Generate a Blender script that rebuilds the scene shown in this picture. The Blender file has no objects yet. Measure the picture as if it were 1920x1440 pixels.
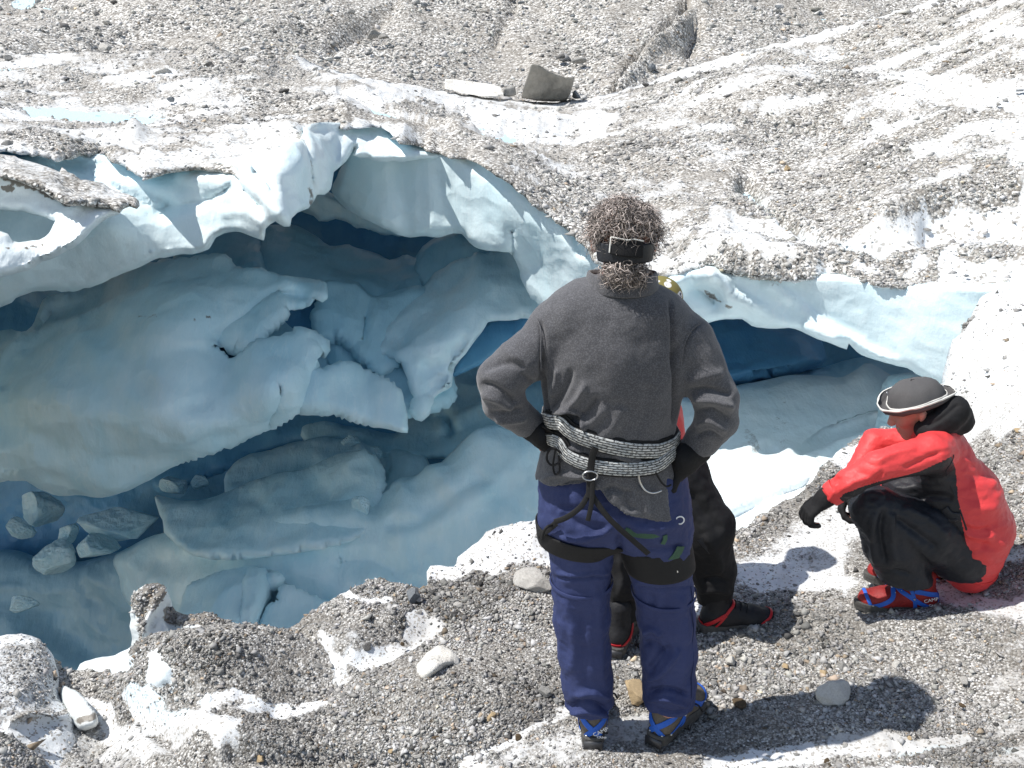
import bpy, math, random, os
import numpy as np
from mathutils import Vector
from mathutils.geometry import delaunay_2d_cdt
R = math.radians
FAST = False   # coarser meshes for quick tests
scene = bpy.context.scene
# ------------------------------------------------------------------ camera
cam_d = bpy.data.cameras.new('camera'); cam = bpy.data.objects.new('camera', cam_d)
scene.collection.objects.link(cam); scene.camera = cam
CAM = np.array([0.0, 0.0, 2.25]); PITCH = R(20.0); FPX = 1884.0
cam.location = CAM.tolist(); cam.rotation_euler = (R(90) - PITCH, 0, 0)
cam_d.sensor_width = 36.0; cam_d.lens = 36.0 * FPX / 1920.0
cam_d.clip_start = 0.05; cam_d.clip_end = 500
# ------------------------------------------------------------------ sky, sun, exposure
TO_SUN = Vector((-0.525, -0.045, 0.85)).normalized()
world = bpy.data.worlds.new('World'); scene.world = world; world.use_nodes = True
wn = world.node_tree.nodes; wl = world.node_tree.links
sky = wn.new('ShaderNodeTexSky'); sky.sky_type = 'NISHITA'; sky.sun_disc = False
sky.sun_elevation = math.asin(TO_SUN.z); sky.sun_rotation = math.atan2(TO_SUN.x, TO_SUN.y)
sky.altitude = 2200
sky.air_density = 1.0; sky.dust_density = 1.2
bg = wn['Background']; bg.inputs[1].default_value = 0.15
wb = wn.new('ShaderNodeMix'); wb.data_type = 'RGBA'; wb.blend_type = 'MULTIPLY'; wb.inputs[0].default_value = 1.0   # camera white balance
wb.inputs[7].default_value = (1.22, 1.04, .84, 1)
wl.new(sky.outputs[0], wb.inputs[6]); wl.new(wb.outputs[2], bg.inputs[0])
sun_d = bpy.data.lights.new('sun', 'SUN'); sun = bpy.data.objects.new('sun', sun_d)
scene.collection.objects.link(sun)
sun_d.energy = 4.4; sun_d.angle = R(0.5); sun_d.color = (1.0, 0.965, 0.91)
sun.rotation_euler = TO_SUN.to_track_quat('Z', 'Y').to_euler()
scene.view_settings.view_transform = 'Standard'; scene.view_settings.look = 'None'
scene.view_settings.exposure = 0.35; scene.view_settings.gamma = 1.0
scene.cycles.max_bounces = 8; scene.cycles.diffuse_bounces = 7; scene.cycles.glossy_bounces = 2
scene.cycles.transmission_bounces = 3; scene.cycles.transparent_max_bounces = 4
scene.cycles.use_denoising = True; scene.cycles.sample_clamp_indirect = 5.0
scene.cycles.caustics_reflective = False; scene.cycles.caustics_refractive = False
# ------------------------------------------------------------------ helpers
SP, CP = math.sin(PITCH), math.cos(PITCH)
def pix(px, py, t):
    """world point seen at photo pixel (px, py) at distance t along the lens axis"""
    px = np.asarray(px, float); py = np.asarray(py, float); t = np.asarray(t, float)
    u = (px - 960) / FPX; v = -(py - 720) / FPX
    return np.stack([t * u, t * (CP + v * SP), CAM[2] + t * (v * CP - SP)], -1)
def pixz(px, py, z):
    v = -(np.asarray(py, float) - 720) / FPX
    return pix(px, py, (np.asarray(z, float) - CAM[2]) / (v * CP - SP))
def pixy(px, py, y):
    v = -(np.asarray(py, float) - 720) / FPX
    return pix(px, py, np.asarray(y, float) / (CP + v * SP))
def tz(L):
    """(px, py, z) -> (px, py, distance)"""
    return [(x, y, float((z - 2.25) / (-(y - 720) / FPX * CP - SP))) for x, y, z in L]
def proj(P):
    d = P - CAM; f = d[..., 1] * CP - d[..., 2] * SP; up = d[..., 1] * SP + d[..., 2] * CP
    return 960 + FPX * d[..., 0] / f, 720 - FPX * up / f
rng = np.random.default_rng(7)
_perm = rng.permutation(4096)
def _h(ix, iy, iz):
    return _perm[(_perm[(_perm[ix & 4095] + iy) & 4095] + iz) & 4095]
_g = rng.normal(size=(4096, 3)); _g /= np.linalg.norm(_g, axis=1)[:, None]
def noise(P):
    P = np.asarray(P, float); i = np.floor(P).astype(np.int64); f = P - i; w = f * f * f * (f * (f * 6 - 15) + 10)
    out = np.zeros(P.shape[:-1])
    for a in (0, 1):
        wx = w[..., 0] if a else 1 - w[..., 0]
        for b in (0, 1):
            wy = w[..., 1] if b else 1 - w[..., 1]
            for c in (0, 1):
                wz = w[..., 2] if c else 1 - w[..., 2]
                g = _g[_h(i[..., 0] + a, i[..., 1] + b, i[..., 2] + c)]
                out += wx * wy * wz * (g[..., 0] * (f[..., 0] - a) + g[..., 1] * (f[..., 1] - b) + g[..., 2] * (f[..., 2] - c))
    return out * 1.5
def fbm(P, oct=4, lac=2.05, gain=0.5):
    P = np.asarray(P, float); s = 0; a = 1.0
    for k in range(oct):
        s = s + a * noise(P + 17.3 * k); P = P * lac; a *= gain
    return s
def smooth(x, a, b):
    x = np.clip((x - a) / (b - a), 0, 1); return x * x * (3 - 2 * x)
def rbf(pts, lam=1e-4):
    """thin-plate interpolation of the last column over the first two"""
    A = np.array(pts, float); X = A[:, :2] / 500.0; f = A[:, 2]; n = len(X)
    r = np.linalg.norm(X[:, None] - X[None], axis=2)
    K = np.where(r > 0, r * r * np.log(r + 1e-12), 0) + lam * np.eye(n)
    Q = np.c_[np.ones(n), X]; M = np.zeros((n + 3, n + 3)); M[:n, :n] = K; M[:n, n:] = Q; M[n:, :n] = Q.T
    w = np.linalg.solve(M, np.r_[f, 0, 0, 0])
    def F(x, y):
        x = np.asarray(x, float) / 500.0; y = np.asarray(y, float) / 500.0
        out = w[n] + w[n + 1] * x + w[n + 2] * y
        for k in range(n):
            d2 = (x - X[k, 0]) ** 2 + (y - X[k, 1]) ** 2
            out = out + w[k] * 0.5 * d2 * np.log(d2 + 1e-12)
        return out
    return F
def seg_dist(x, y, poly):
    """distance to a polyline, and the parameter 0..1 along it"""
    poly = np.asarray(poly, float); best = np.full(np.shape(x), 1e9); par = np.zeros(np.shape(x)); n = len(poly) - 1
    for k in range(n):
        a = poly[k]; b = poly[k + 1]; d = b - a; L2 = max((d ** 2).sum(), 1e-12)
        h = np.clip(((x - a[0]) * d[0] + (y - a[1]) * d[1]) / L2, 0, 1)
        q = np.hypot(x - a[0] - h * d[0], y - a[1] - h * d[1]); m = q < best
        best = np.where(m, q, best); par = np.where(m, (k + h) / n, par)
    return best, par
def inside(x, y, poly):
    poly = np.asarray(poly, float); c = np.zeros(np.shape(x), bool); n = len(poly); j = n - 1
    for i in range(n):
        xi, yi = poly[i]; xj, yj = poly[j]
        if yi != yj:
            c ^= ((yi > y) != (yj > y)) & (x < (xj - xi) * (y - yi) / (yj - yi) + xi)
        j = i
    return c
def catmull(P, n, closed=True):
    P = np.asarray(P, float); out = []; m = len(P)
    for k in range(m if closed else m - 1):
        p0, p1, p2, p3 = (P[(k - 1) % m], P[k], P[(k + 1) % m], P[(k + 2) % m]) if closed else \
            (P[max(k - 1, 0)], P[k], P[k + 1], P[min(k + 2, m - 1)])
        L = np.linalg.norm(p2[:2] - p1[:2]) if n > 1 else 1; c = max(1, int(L / n)) if n > 1 else max(2, int(1 / n))
        for q in range(c):
            s = q / c
            out.append(0.5 * (2 * p1 + (p2 - p0) * s + (2 * p0 - 5 * p1 + 4 * p2 - p3) * s * s + (3 * p1 - p0 - 3 * p2 + p3) * s ** 3))
    if not closed: out.append(P[-1])
    return np.array(out)
# ------------------------------------------------------------------ objects
def tag(o, label=None, cat=None, group=None, kind=None):
    if label: o['label'] = label
    if cat: o['category'] = cat
    if group: o['group'] = group
    if kind: o['kind'] = kind
    return o
def mesh(name, V, F, mat=None, smooth_=True, attrs=None, parent=None, link=True):
    """F: an (n,3|4) array or a list of faces"""
    me = bpy.data.meshes.new(name); V = np.asarray(V, np.float32)
    if isinstance(F, np.ndarray):
        k = F.shape[1]; nf = len(F)
        me.vertices.add(len(V)); me.vertices.foreach_set('co', V.ravel())
        me.loops.add(nf * k); me.loops.foreach_set('vertex_index', F.astype(np.int32).ravel())
        me.polygons.add(nf); me.polygons.foreach_set('loop_start', np.arange(0, nf * k, k, dtype=np.int32))
        me.update(calc_edges=True)
    else:
        me.from_pydata([tuple(map(float, v)) for v in V], [], [tuple(map(int, f)) for f in F]); me.update()
    if attrs:
        for k, a in attrs.items():
            a = np.asarray(a, np.float32)
            if a.ndim == 1:
                at = me.attributes.new(k, 'FLOAT', 'POINT'); at.data.foreach_set('value', a)
            else:
                at = me.attributes.new(k, 'FLOAT_COLOR', 'POINT')
                at.data.foreach_set('color', np.c_[a, np.ones(len(a))].astype(np.float32).ravel())
    if smooth_: me.polygons.foreach_set('use_smooth', np.ones(len(me.polygons), bool))
    if mat: me.materials.append(mat)
    if not link: return me
    o = bpy.data.objects.new(name, me); scene.collection.objects.link(o)
    if parent: o.parent = parent
    return o
def vnormals(V, F):
    N = np.zeros_like(V)
    a, b, c = V[F[:, 0]], V[F[:, 1]], V[F[:, 2]]
    n = np.cross(b - a, c - a) if F.shape[1] == 3 else np.cross(c - a, V[F[:, 3]] - b)
    for k in range(F.shape[1]): np.add.at(N, F[:, k], n)
    return N / (np.linalg.norm(N, axis=1)[:, None] + 1e-12)
def join(parts):
    """[(V, F)] -> V, F (same face size)"""
    Vs = []; Fs = []; o = 0
    for V, F in parts: Vs.append(V); Fs.append(F + o); o += len(V)
    return np.concatenate(Vs), np.concatenate(Fs)
def relief(name, outline, depth, step, mat, edge_w=40, edge_r=0.25, thick=0.5, holes=(), strokes=(), amp=(), jitter=1.5,
           curl=12, parent=None, attrs=None, skirt=None, disp='n', edge_pow=0.5, vdisp=None, soft=True):
    """A body whose outline is traced at real distances: front surface, rounded rim, and a back shell (or a skirt going down)."""
    loops = [np.array(outline, float)] + [np.array(h, float) for h in holes]
    L2 = []
    for L in loops:
        L = catmull(L, curl) if soft else L
        j = fbm(np.c_[L / 22.0, np.full(len(L), 3.1)], 3); k = fbm(np.c_[L / 22.0, np.full(len(L), 9.1)], 3)
        L2.append(L + jitter * np.c_[j, k])
    x0, y0 = L2[0].min(0); x1, y1 = L2[0].max(0)
    gx = np.arange(x0, x1, step); gy = np.arange(y0, y1, step)
    X, Y = np.meshgrid(gx, gy); X = X + (np.arange(len(gy)) % 2)[:, None] * step * 0.5
    X = X.ravel() + rng.uniform(-.15, .15, X.size) * step; Y = Y.ravel() + rng.uniform(-.15, .15, Y.size) * step
    ok = inside(X, Y, L2[0]); d = np.full(len(X), 1e9)
    for L in L2[1:]: ok &= ~inside(X, Y, L)
    X = X[ok]; Y = Y[ok]; d = np.full(len(X), 1e9)
    for L in L2: d = np.minimum(d, seg_dist(X, Y, np.r_[L, L[:1]])[0])
    ok = d > step * 0.35; X = X[ok]; Y = Y[ok]; d = d[ok]
    bnd = np.concatenate(L2); nb = len(bnd)
    px = np.r_[bnd[:, 0], X]; py = np.r_[bnd[:, 1], Y]; d = np.r_[np.zeros(nb), d]
    edges = []; o = 0
    for L in L2:
        n = len(L); edges += [(o + i, o + (i + 1) % n) for i in range(n)]; o += n
    vv, ee, ff, ov, oe, of = delaunay_2d_cdt([Vector((float(a), float(b))) for a, b in zip(px, py)], edges, [], 1, 1e-5, True)
    vm = np.array([q[0] if len(q) else -1 for q in ov])
    vxy = np.array([(q.x, q.y) for q in vv]); px = vxy[:, 0]; py = vxy[:, 1]
    d = np.where(vm >= 0, d[np.maximum(vm, 0)], 0.0)
    F = np.array([f for f in ff if len(f) == 3])
    c = vxy[F].mean(1); keep = inside(c[:, 0], c[:, 1], L2[0])
    for L in L2[1:]: keep &= ~inside(c[:, 0], c[:, 1], L)
    F = F[keep]
    # orient towards the camera (pixel y runs down)
    a, b, c = vxy[F[:, 0]], vxy[F[:, 1]], vxy[F[:, 2]]
    cr = (b[:, 0] - a[:, 0]) * (c[:, 1] - a[:, 1]) - (b[:, 1] - a[:, 1]) * (c[:, 0] - a[:, 0])
    F[cr > 0] = F[cr > 0][:, ::-1]
    t = depth(px, py)
    for poly, w, dz in strokes:
        q, par = seg_dist(px, py, poly); t = t + dz * np.exp(-(q / w) ** 2)
    e = np.clip(d / edge_w, 0, 1); t = t + edge_r * (1 - np.sqrt(np.clip(1 - (1 - e) ** 2, 0, 1)))
    V = pix(px, py, t)
    if vdisp is not None: V[:, 2] += vdisp(px, py, V, d)
    if amp:
        s = 0
        for A, sc, oc, *rg in amp:
            sc = np.array(sc if np.ndim(sc) else (sc,) * 3, float); q = fbm(V / sc, oc); s = s + A * (.25 - np.abs(q) if rg else q)
        s = s * smooth(d, 0, edge_w * 0.35)
        N = vnormals(V, F); V = V + N * s[:, None]
    at = attrs(px, py, V, d) if attrs else {}
    nv = len(V)
    if skirt is None:
        inner = np.where(d > 1e-6)[0]; onb = d <= 1e-6
        bm = np.full(nv, -1); bm[onb] = np.where(onb)[0]; bm[inner] = nv + np.arange(len(inner))
        e2 = np.clip(d[inner] / (edge_w * 2.0), 0, 1)
        tb = t[inner] + thick * np.sqrt(np.clip(1 - (1 - e2) ** 2, 0, 1)) + 0.01
        VB = pix(px[inner], py[inner], tb)
        FB = bm[F][:, ::-1]; V2 = np.r_[V, VB]; F2 = np.r_[F, FB]
        at = {k: np.concatenate([a, a[inner] * 0 + (1.0 if k == 'blue' else 0.0)]) for k, a in at.items()}
    else:
        # walls going down from the rim, flaring away
        ed = np.r_[F[:, [0, 1]], F[:, [1, 2]], F[:, [2, 0]]]
        key = np.sort(ed, 1); uq, idx, cnt = np.unique(key, axis=0, return_index=True, return_counts=True)
        be = ed[idx[cnt == 1]]; bv = np.unique(be); m = np.full(nv, -1)
        V2 = V; F2 = F; prev = np.arange(nv)
        Vk = V[bv].copy(); atk = {k: [a] for k, a in at.items()}
        for dz, out in skirt:
            Q = V[bv].copy(); Q[:, 2] -= dz; Q[:, 1] += out + 0.25 * min(dz, 1) * fbm(Q * 1.1, 3)
            nw = np.full(nv, -1); nw[bv] = len(V2) + np.arange(len(bv))
            q = np.c_[prev[be[:, 1]], prev[be[:, 0]], nw[be[:, 0]]]; q2 = np.c_[prev[be[:, 1]], nw[be[:, 0]], nw[be[:, 1]]]
            V2 = np.r_[V2, Q]; F2 = np.r_[F2, q, q2]; prev = nw
            for k in atk: atk[k].append(at[k][bv] * 0)
        at = {k: np.concatenate(a) for k, a in atk.items()}
    o = mesh(name, V2, F2, mat, True, at, parent)
    return o, dict(V=V, F=F, px=px, py=py, d=d, at=at)
# ------------------------------------------------------------------ materials
class NT:
    def __init__(s, name):
        s.m = bpy.data.materials.new(name); s.m.use_nodes = True; s.t = s.m.node_tree; s.b = s.t.nodes['Principled BSDF']; s.x = {}
    def n(s, kind, **kw):
        o = s.t.nodes.new('ShaderNode' + kind)
        for k, v in kw.items(): setattr(o, k, v)
        return o
    def put(s, sock, v):
        if v is None: return
        if isinstance(v, bpy.types.NodeSocket): s.t.links.new(v, sock)
        elif isinstance(v, (tuple, list)) and len(v) == 3 and len(sock.default_value) == 4: sock.default_value = (*v, 1)
        else: sock.default_value = v
    def obj(s): 
        if 'o' not in s.x: s.x['o'] = s.n('TexCoord').outputs['Object']
        return s.x['o']
    def mapping(s, scale, rot=(0, 0, 0), vec=None):
        m = s.n('Mapping'); s.put(m.inputs['Vector'], vec or s.obj()); m.inputs['Scale'].default_value = scale; m.inputs['Rotation'].default_value = rot
        return m.outputs[0]
    def noise(s, scale, detail=4, rough=.55, vec=None, col=False):
        o = s.n('TexNoise'); s.put(o.inputs['Vector'], vec or s.obj()); o.inputs['Scale'].default_value = scale
        o.inputs['Detail'].default_value = detail; o.inputs['Roughness'].default_value = rough
        return o.outputs['Color' if col else 'Fac']
    def vor(s, scale, out='Distance', feature='F1', vec=None, rnd=1.0):
        o = s.n('TexVoronoi'); o.feature = feature; s.put(o.inputs['Vector'], vec or s.obj()); o.inputs['Scale'].default_value = scale
        o.inputs['Randomness'].default_value = rnd
        return o.outputs[out]
    def attr(s, name, out='Fac'):
        o = s.n('Attribute'); o.attribute_name = name; return o.outputs[out]
    def math(s, op, a, b=None, c=None, clamp=False):
        o = s.n('Math', operation=op); o.use_clamp = clamp; s.put(o.inputs[0], a); s.put(o.inputs[1], b); s.put(o.inputs[2], c); return o.outputs[0]
    def ramp(s, f, stops, interp='LINEAR'):
        o = s.n('ValToRGB'); o.color_ramp.interpolation = interp; e = o.color_ramp.elements
        while len(e) < len(stops): e.new(0.5)
        for k, (p, c) in enumerate(stops):
            e[k].position = p; e[k].color = (*c, 1) if isinstance(c, tuple) else (c, c, c, 1)
        s.put(o.inputs[0], f); return o.outputs[0]
    def mix(s, f, a, b, mode='MIX'):
        o = s.n('Mix', data_type='RGBA', blend_type=mode); s.put(o.inputs[0], f); s.put(o.inputs[6], a); s.put(o.inputs[7], b); return o.outputs[2]
    def bump(s, h, strength=.5, dist=.01, nrm=None):
        o = s.n('Bump'); s.put(o.inputs['Height'], h); o.inputs['Strength'].default_value = strength; o.inputs['Distance'].default_value = dist
        s.put(o.inputs['Normal'], nrm); return o.outputs[0]
    def out(s, col=None, rough=None, nrm=None, **kw):
        s.put(s.b.inputs['Base Color'], col); s.put(s.b.inputs['Roughness'], rough); s.put(s.b.inputs['Normal'], nrm)
        for k, v in kw.items(): s.put(s.b.inputs[k.replace('_', ' ')], v)
        return s.m
def mat_ground(name, cell, snow=(.82, .83, .84), dark=1.0, bump_d=.004, warm=1.0, siltc=(.40, .38, .35)):
    """glacier surface: granular white ice with grit and gravel where the 'dirt' value is high"""
    n = NT(name)
    d = n.attr('dirt')
    cut = n.math('ADD', n.math('MULTIPLY', n.noise(1.0 / (cell * 2.2), 5, .7), 1.0), n.math('MULTIPLY', n.noise(1.0 / (cell * 14), 4, .6), .9))
    f = n.math('ADD', n.math('MULTIPLY', d, 1.75), n.math('SUBTRACT', cut, 1.85)); f = n.math('MULTIPLY_ADD', f, 3.2, .5, clamp=True)
    v = n.vor(1.0 / cell, 'Color'); vd = n.vor(1.0 / cell, 'Distance')
    sep = n.n('SeparateColor'); n.put(sep.inputs[0], v)
    g = n.ramp(sep.outputs[0], [(0, (.10*dark, .09*dark, .08*dark)), (.25, (.23*dark, .215*dark, .195*dark)), (.55, (.38*dark, .365*dark, .34*dark)), (.85, (.56*dark, .545*dark, .515*dark)), (1, (.78*dark, .77*dark, .75*dark))])
    edge = n.ramp(vd, [(0.35, 1.0), (.75, .45)]); g = n.mix(1.0, g, edge, 'MULTIPLY')
    s1 = n.noise(1.0 / (cell * 5), 6, .65)
    sn = n.mix(n.ramp(s1, [(.35, 0.0), (.7, 1.0)]), snow, (snow[0] * .84, snow[1] * .87, snow[2] * .88))
    speck = n.math('LESS_THAN', sep.outputs[1], n.math('MULTIPLY', n.noise(1.0 / (cell * 25), 3), .26))
    sn = n.mix(speck, sn, (.36, .34, .31))
    silt = n.attr('silt')
    sn = n.mix(n.math('MULTIPLY', silt, .9, clamp=True), sn, siltc)
    blue = n.attr('blue'); sn = n.mix(blue, sn, (.52, .72, .80))
    g = n.mix(n.ramp(n.noise(1.0 / (cell * 40), 5, .65), [(.42, 0.0), (.62, .55)]), g, (.17 * dark, .155 * dark, .135 * dark))
    col = n.mix(f, sn, g)
    h = n.math('ADD', n.math('MULTIPLY', n.math('SUBTRACT', 1.0, vd), n.math('MULTIPLY_ADD', f, .9, .1)), n.math('MULTIPLY', n.noise(1.0 / (cell * 1.5), 6, .7), .9))
    return n.out(col, n.math('MULTIPLY_ADD', f, .25, .6), n.bump(h, .9, bump_d), Specular_IOR_Level=.35)
def mat_ice(name, pale=(.66, .79, .85), deep=(.40, .64, .77), streak=((4.5, 1.6, 1.6), (.5, .6, .9)), sss=.0, rough=.38, dirt=True, sc=1.0, vein=.18):
    n = NT(name)
    st = n.noise(1.0 * sc, 6, .6, n.mapping(streak[0], streak[1]))
    big = n.noise(.55 * sc, 4, .5)
    f = n.math('ADD', n.math('MULTIPLY', st, .55), n.math('MULTIPLY', big, .75))
    c = n.mix(n.ramp(f, [(.45, 0.0), (.85, 1.0)]), pale, deep)
    wv = n.vor(2.2 * sc, 'Distance', 'DISTANCE_TO_EDGE', n.mapping((1, 1.7, .6), (.4, .2, .9), n.mix(.35, n.obj(), n.noise(1.5 * sc, 3, .5, col=True), 'LINEAR_LIGHT')))
    c = n.mix(n.ramp(wv, [(0.0, vein), (.025, 0.0)]), c, (.86, .92, .95))
    if vein: ln = n.noise(1.3 * sc, 3, .5, n.mapping((5, .5, 2.2), (.7, .5, .9))); c = n.mix(n.ramp(ln, [(.58, 0.0), (.60, .22), (.62, 0.0)]), c, (.90, .95, .96))
    if dirt:
        d = n.attr('dirt'); k = n.math('ADD', n.noise(14 * sc, 6, .75), n.math('MULTIPLY', n.noise(60 * sc, 3, .7), .7))
        k = n.math('MULTIPLY_ADD', n.math('ADD', n.math('MULTIPLY', d, 1.5), n.math('SUBTRACT', k, 1.6)), 3.0, .5, clamp=True)
        c = n.mix(n.math('MULTIPLY', n.attr('silt'), .75), c, (.58, .56, .50))
        c = n.mix(k, c, (.20, .18, .155))
    sv = n.n('TexVoronoi'); sv.feature = 'SMOOTH_F1'; sv.inputs['Scale'].default_value = 4.2 * sc; sv.inputs['Smoothness'].default_value = .35; n.put(sv.inputs['Vector'], n.mapping((1, 1, 1.5), vec=n.mix(.12, n.obj(), n.noise(2.5 * sc, 3, .5, col=True), 'LINEAR_LIGHT')))
    h = n.math('ADD', n.math('MULTIPLY', n.noise(1.8 * sc, 6, .6, n.mapping(streak[0], streak[1])), .55), n.math('MULTIPLY', n.noise(26 * sc, 4, .6), .10)); h = n.math('ADD', h, n.math('MULTIPLY', sv.outputs['Distance'], .55))
    n.out(c, rough, n.bump(h, .55, .07 / sc), Specular_IOR_Level=.5)
    if sss:
        n.b.inputs['Subsurface Weight'].default_value = sss; n.b.inputs['Subsurface Radius'].default_value = (.25, .6, .9)
        n.b.inputs['Subsurface Scale'].default_value = .25
    return n.m
M = {}
M['ground'] = mat_ground('gritty_ice_near', .0075, dark=1.15)
M['glacier'] = mat_ground('gritty_ice_far', .024, bump_d=.008, dark=1.5, siltc=(.56, .555, .54))
M['moraine'] = mat_ground('moraine_rubble_ground', .055, bump_d=.022, dark=1.55)
M['ice'] = mat_ice('blue_ice', (.77, .90, .94), (.48, .73, .83), vein=.05)
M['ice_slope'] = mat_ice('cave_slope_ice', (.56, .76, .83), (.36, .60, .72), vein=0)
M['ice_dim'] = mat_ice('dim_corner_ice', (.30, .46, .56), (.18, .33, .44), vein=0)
M['ice_shade'] = mat_ice('shade_darkened_ice', (.36, .54, .63), (.20, .37, .48), vein=0)  # ice copy darkened to carry the cave corner's shade in its colour
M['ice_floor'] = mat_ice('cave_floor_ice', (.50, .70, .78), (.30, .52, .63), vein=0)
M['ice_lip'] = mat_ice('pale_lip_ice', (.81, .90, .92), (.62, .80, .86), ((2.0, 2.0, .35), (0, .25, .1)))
M['ice_deep'] = mat_ice('deep_blue_ice', (.16, .38, .56), (.10, .28, .48), vein=0)  # deep ice colour; on the recess sheets it stands in for shade
M['ice_white'] = mat_ice('white_ice', (.80, .84, .86), (.70, .80, .84), rough=.5)
def mat_stone(name, base=None):
    n = NT(name); c = n.attr('tone', 'Color') if base is None else base
    c = n.mix(n.ramp(n.noise(9, 6, .7), [(.35, 0.0), (.7, .55)]), c, n.mix(1.0, c, (.55, .53, .50), 'MULTIPLY'))
    return n.out(c, .85, n.bump(n.noise(30, 6, .7), .5, .01), Specular_IOR_Level=.25)
M['gravel'] = mat_stone('gravel')
# ------------------------------------------------------------------ the glacier, the pit, the ledge
def paint(base, jobs, nz=0.0, sc=1.0):
    """jobs: (polyline or polygon px, width px, value, 'p'|'l') laid over base as albedo masks"""
    def f(px, py, V):
        a = base(px, py, V) if callable(base) else np.full(len(px), float(base))
        wob = 26 * fbm(np.c_[px / 60, py / 45, np.zeros_like(px)], 4)
        for poly, w, val, k in jobs:
            q = seg_dist(px, py, poly if k == 'l' else list(poly) + [poly[0]])[0]
            if k == 'p': q = np.where(inside(px, py, poly), 0, q)
            m = 1 - smooth(q + wob * min(1, w / 30), w * .45, w * 1.15); a = a + (val - a) * m
        if nz: a = a + nz * fbm(V * [1.1, 2.2, 1] / sc, 5) * (a > .09)
        return np.clip(a, 0, 1)
    return f
T_LIP = [(-75, 380), (-66, 300), (-40, 290), (0, 285), (60, 292), (110, 300), (150, 293), (185, 291), (212, 305), (240, 316), (256, 330), (275, 336), (300, 330), (345, 320),
         (400, 323), (440, 330), (458, 345), (470, 352), (500, 362), (530, 340), (556, 300), (566, 285), (572, 268), (566, 247), (600, 241), (660, 243), (715, 240), (738, 256), (752, 272),
         (790, 280), (850, 297), (885, 300), (920, 324), (960, 350), (1000, 385), (1050, 422), (1090, 457), (1115, 492), (1170, 520),
         (1240, 524), (1300, 510), (1335, 505), (1370, 515), (1440, 525), (1500, 530), (1560, 521), (1600, 530), (1680, 545),
         (1740, 537), (1800, 541), (1900, 536), (2000, 520), (2300, 480), (2700, 480)]
T_TOP = [(2700, -700), (2200, -260), (1920, -75), (1740, 2), (1560, 55), (1400, 95), (1250, 140), (1180, 165), (1125, 178), (1090, 186), (1000, 190), (930, 187),
         (830, 170), (700, 148), (600, 125), (560, 104), (530, 112), (480, 108), (430, 100), (400, 84), (370, 88), (300, 94), (180, 97), (0, 100), (-300, 90), (-1500, 60)]
T_LEFT = [(-1500, 1300), (-600, 1290), (-170, 1262), (-100, 1235), (-85, 1100), (-110, 980), (-90, 850), (-120, 720), (-85, 600), (-80, 480)]  # unseen bridge left of frame, added to keep light out of the pit
f_T = rbf([(-1200, 1200, 1.3), (-600, 1200, 1.36), (-110, 1200, 1.37), (-110, 800, 1.63), (-700, 800, 1.62), (-90, 520, 1.95), (-700, 500, 1.95), (-400, 300, 2.2), (0, 290, 2.13), (0, 200, 2.45), (0, 110, 2.85), (250, 330, 2.13), (440, 325, 2.13), (540, 330, 2.13),
           (575, 262, 2.20), (660, 243, 2.26), (720, 242, 2.26), (800, 285, 2.24), (900, 305, 2.21), (1000, 385, 2.16), (1100, 470, 2.10),
           (1200, 520, 2.06), (1330, 505, 2.02), (1550, 522, 1.97), (1750, 537, 1.92), (1920, 535, 1.88), (2400, 480, 1.8),
           (330, 95, 2.85), (550, 110, 2.80), (820, 170, 2.80), (1000, 188, 2.85), (1120, 178, 2.84), (1300, 110, 2.80), (1560, 52, 2.76),
           (1740, 2, 2.72), (1920, -70, 2.68), (2400, -400, 2.6), (-1200, 80, 2.9),
           (300, 200, 2.50), (700, 190, 2.52), (1300, 300, 2.38), (1300, 400, 2.2), (1500, 300, 2.35), (1700, 300, 2.25), (1650, 420, 2.08), (1900, 300, 2.17), (1900, 120, 2.40), (1000, 270, 2.45)], 1e-3)
def d_T(px, py): return np.exp(f_T(px, py))
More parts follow.
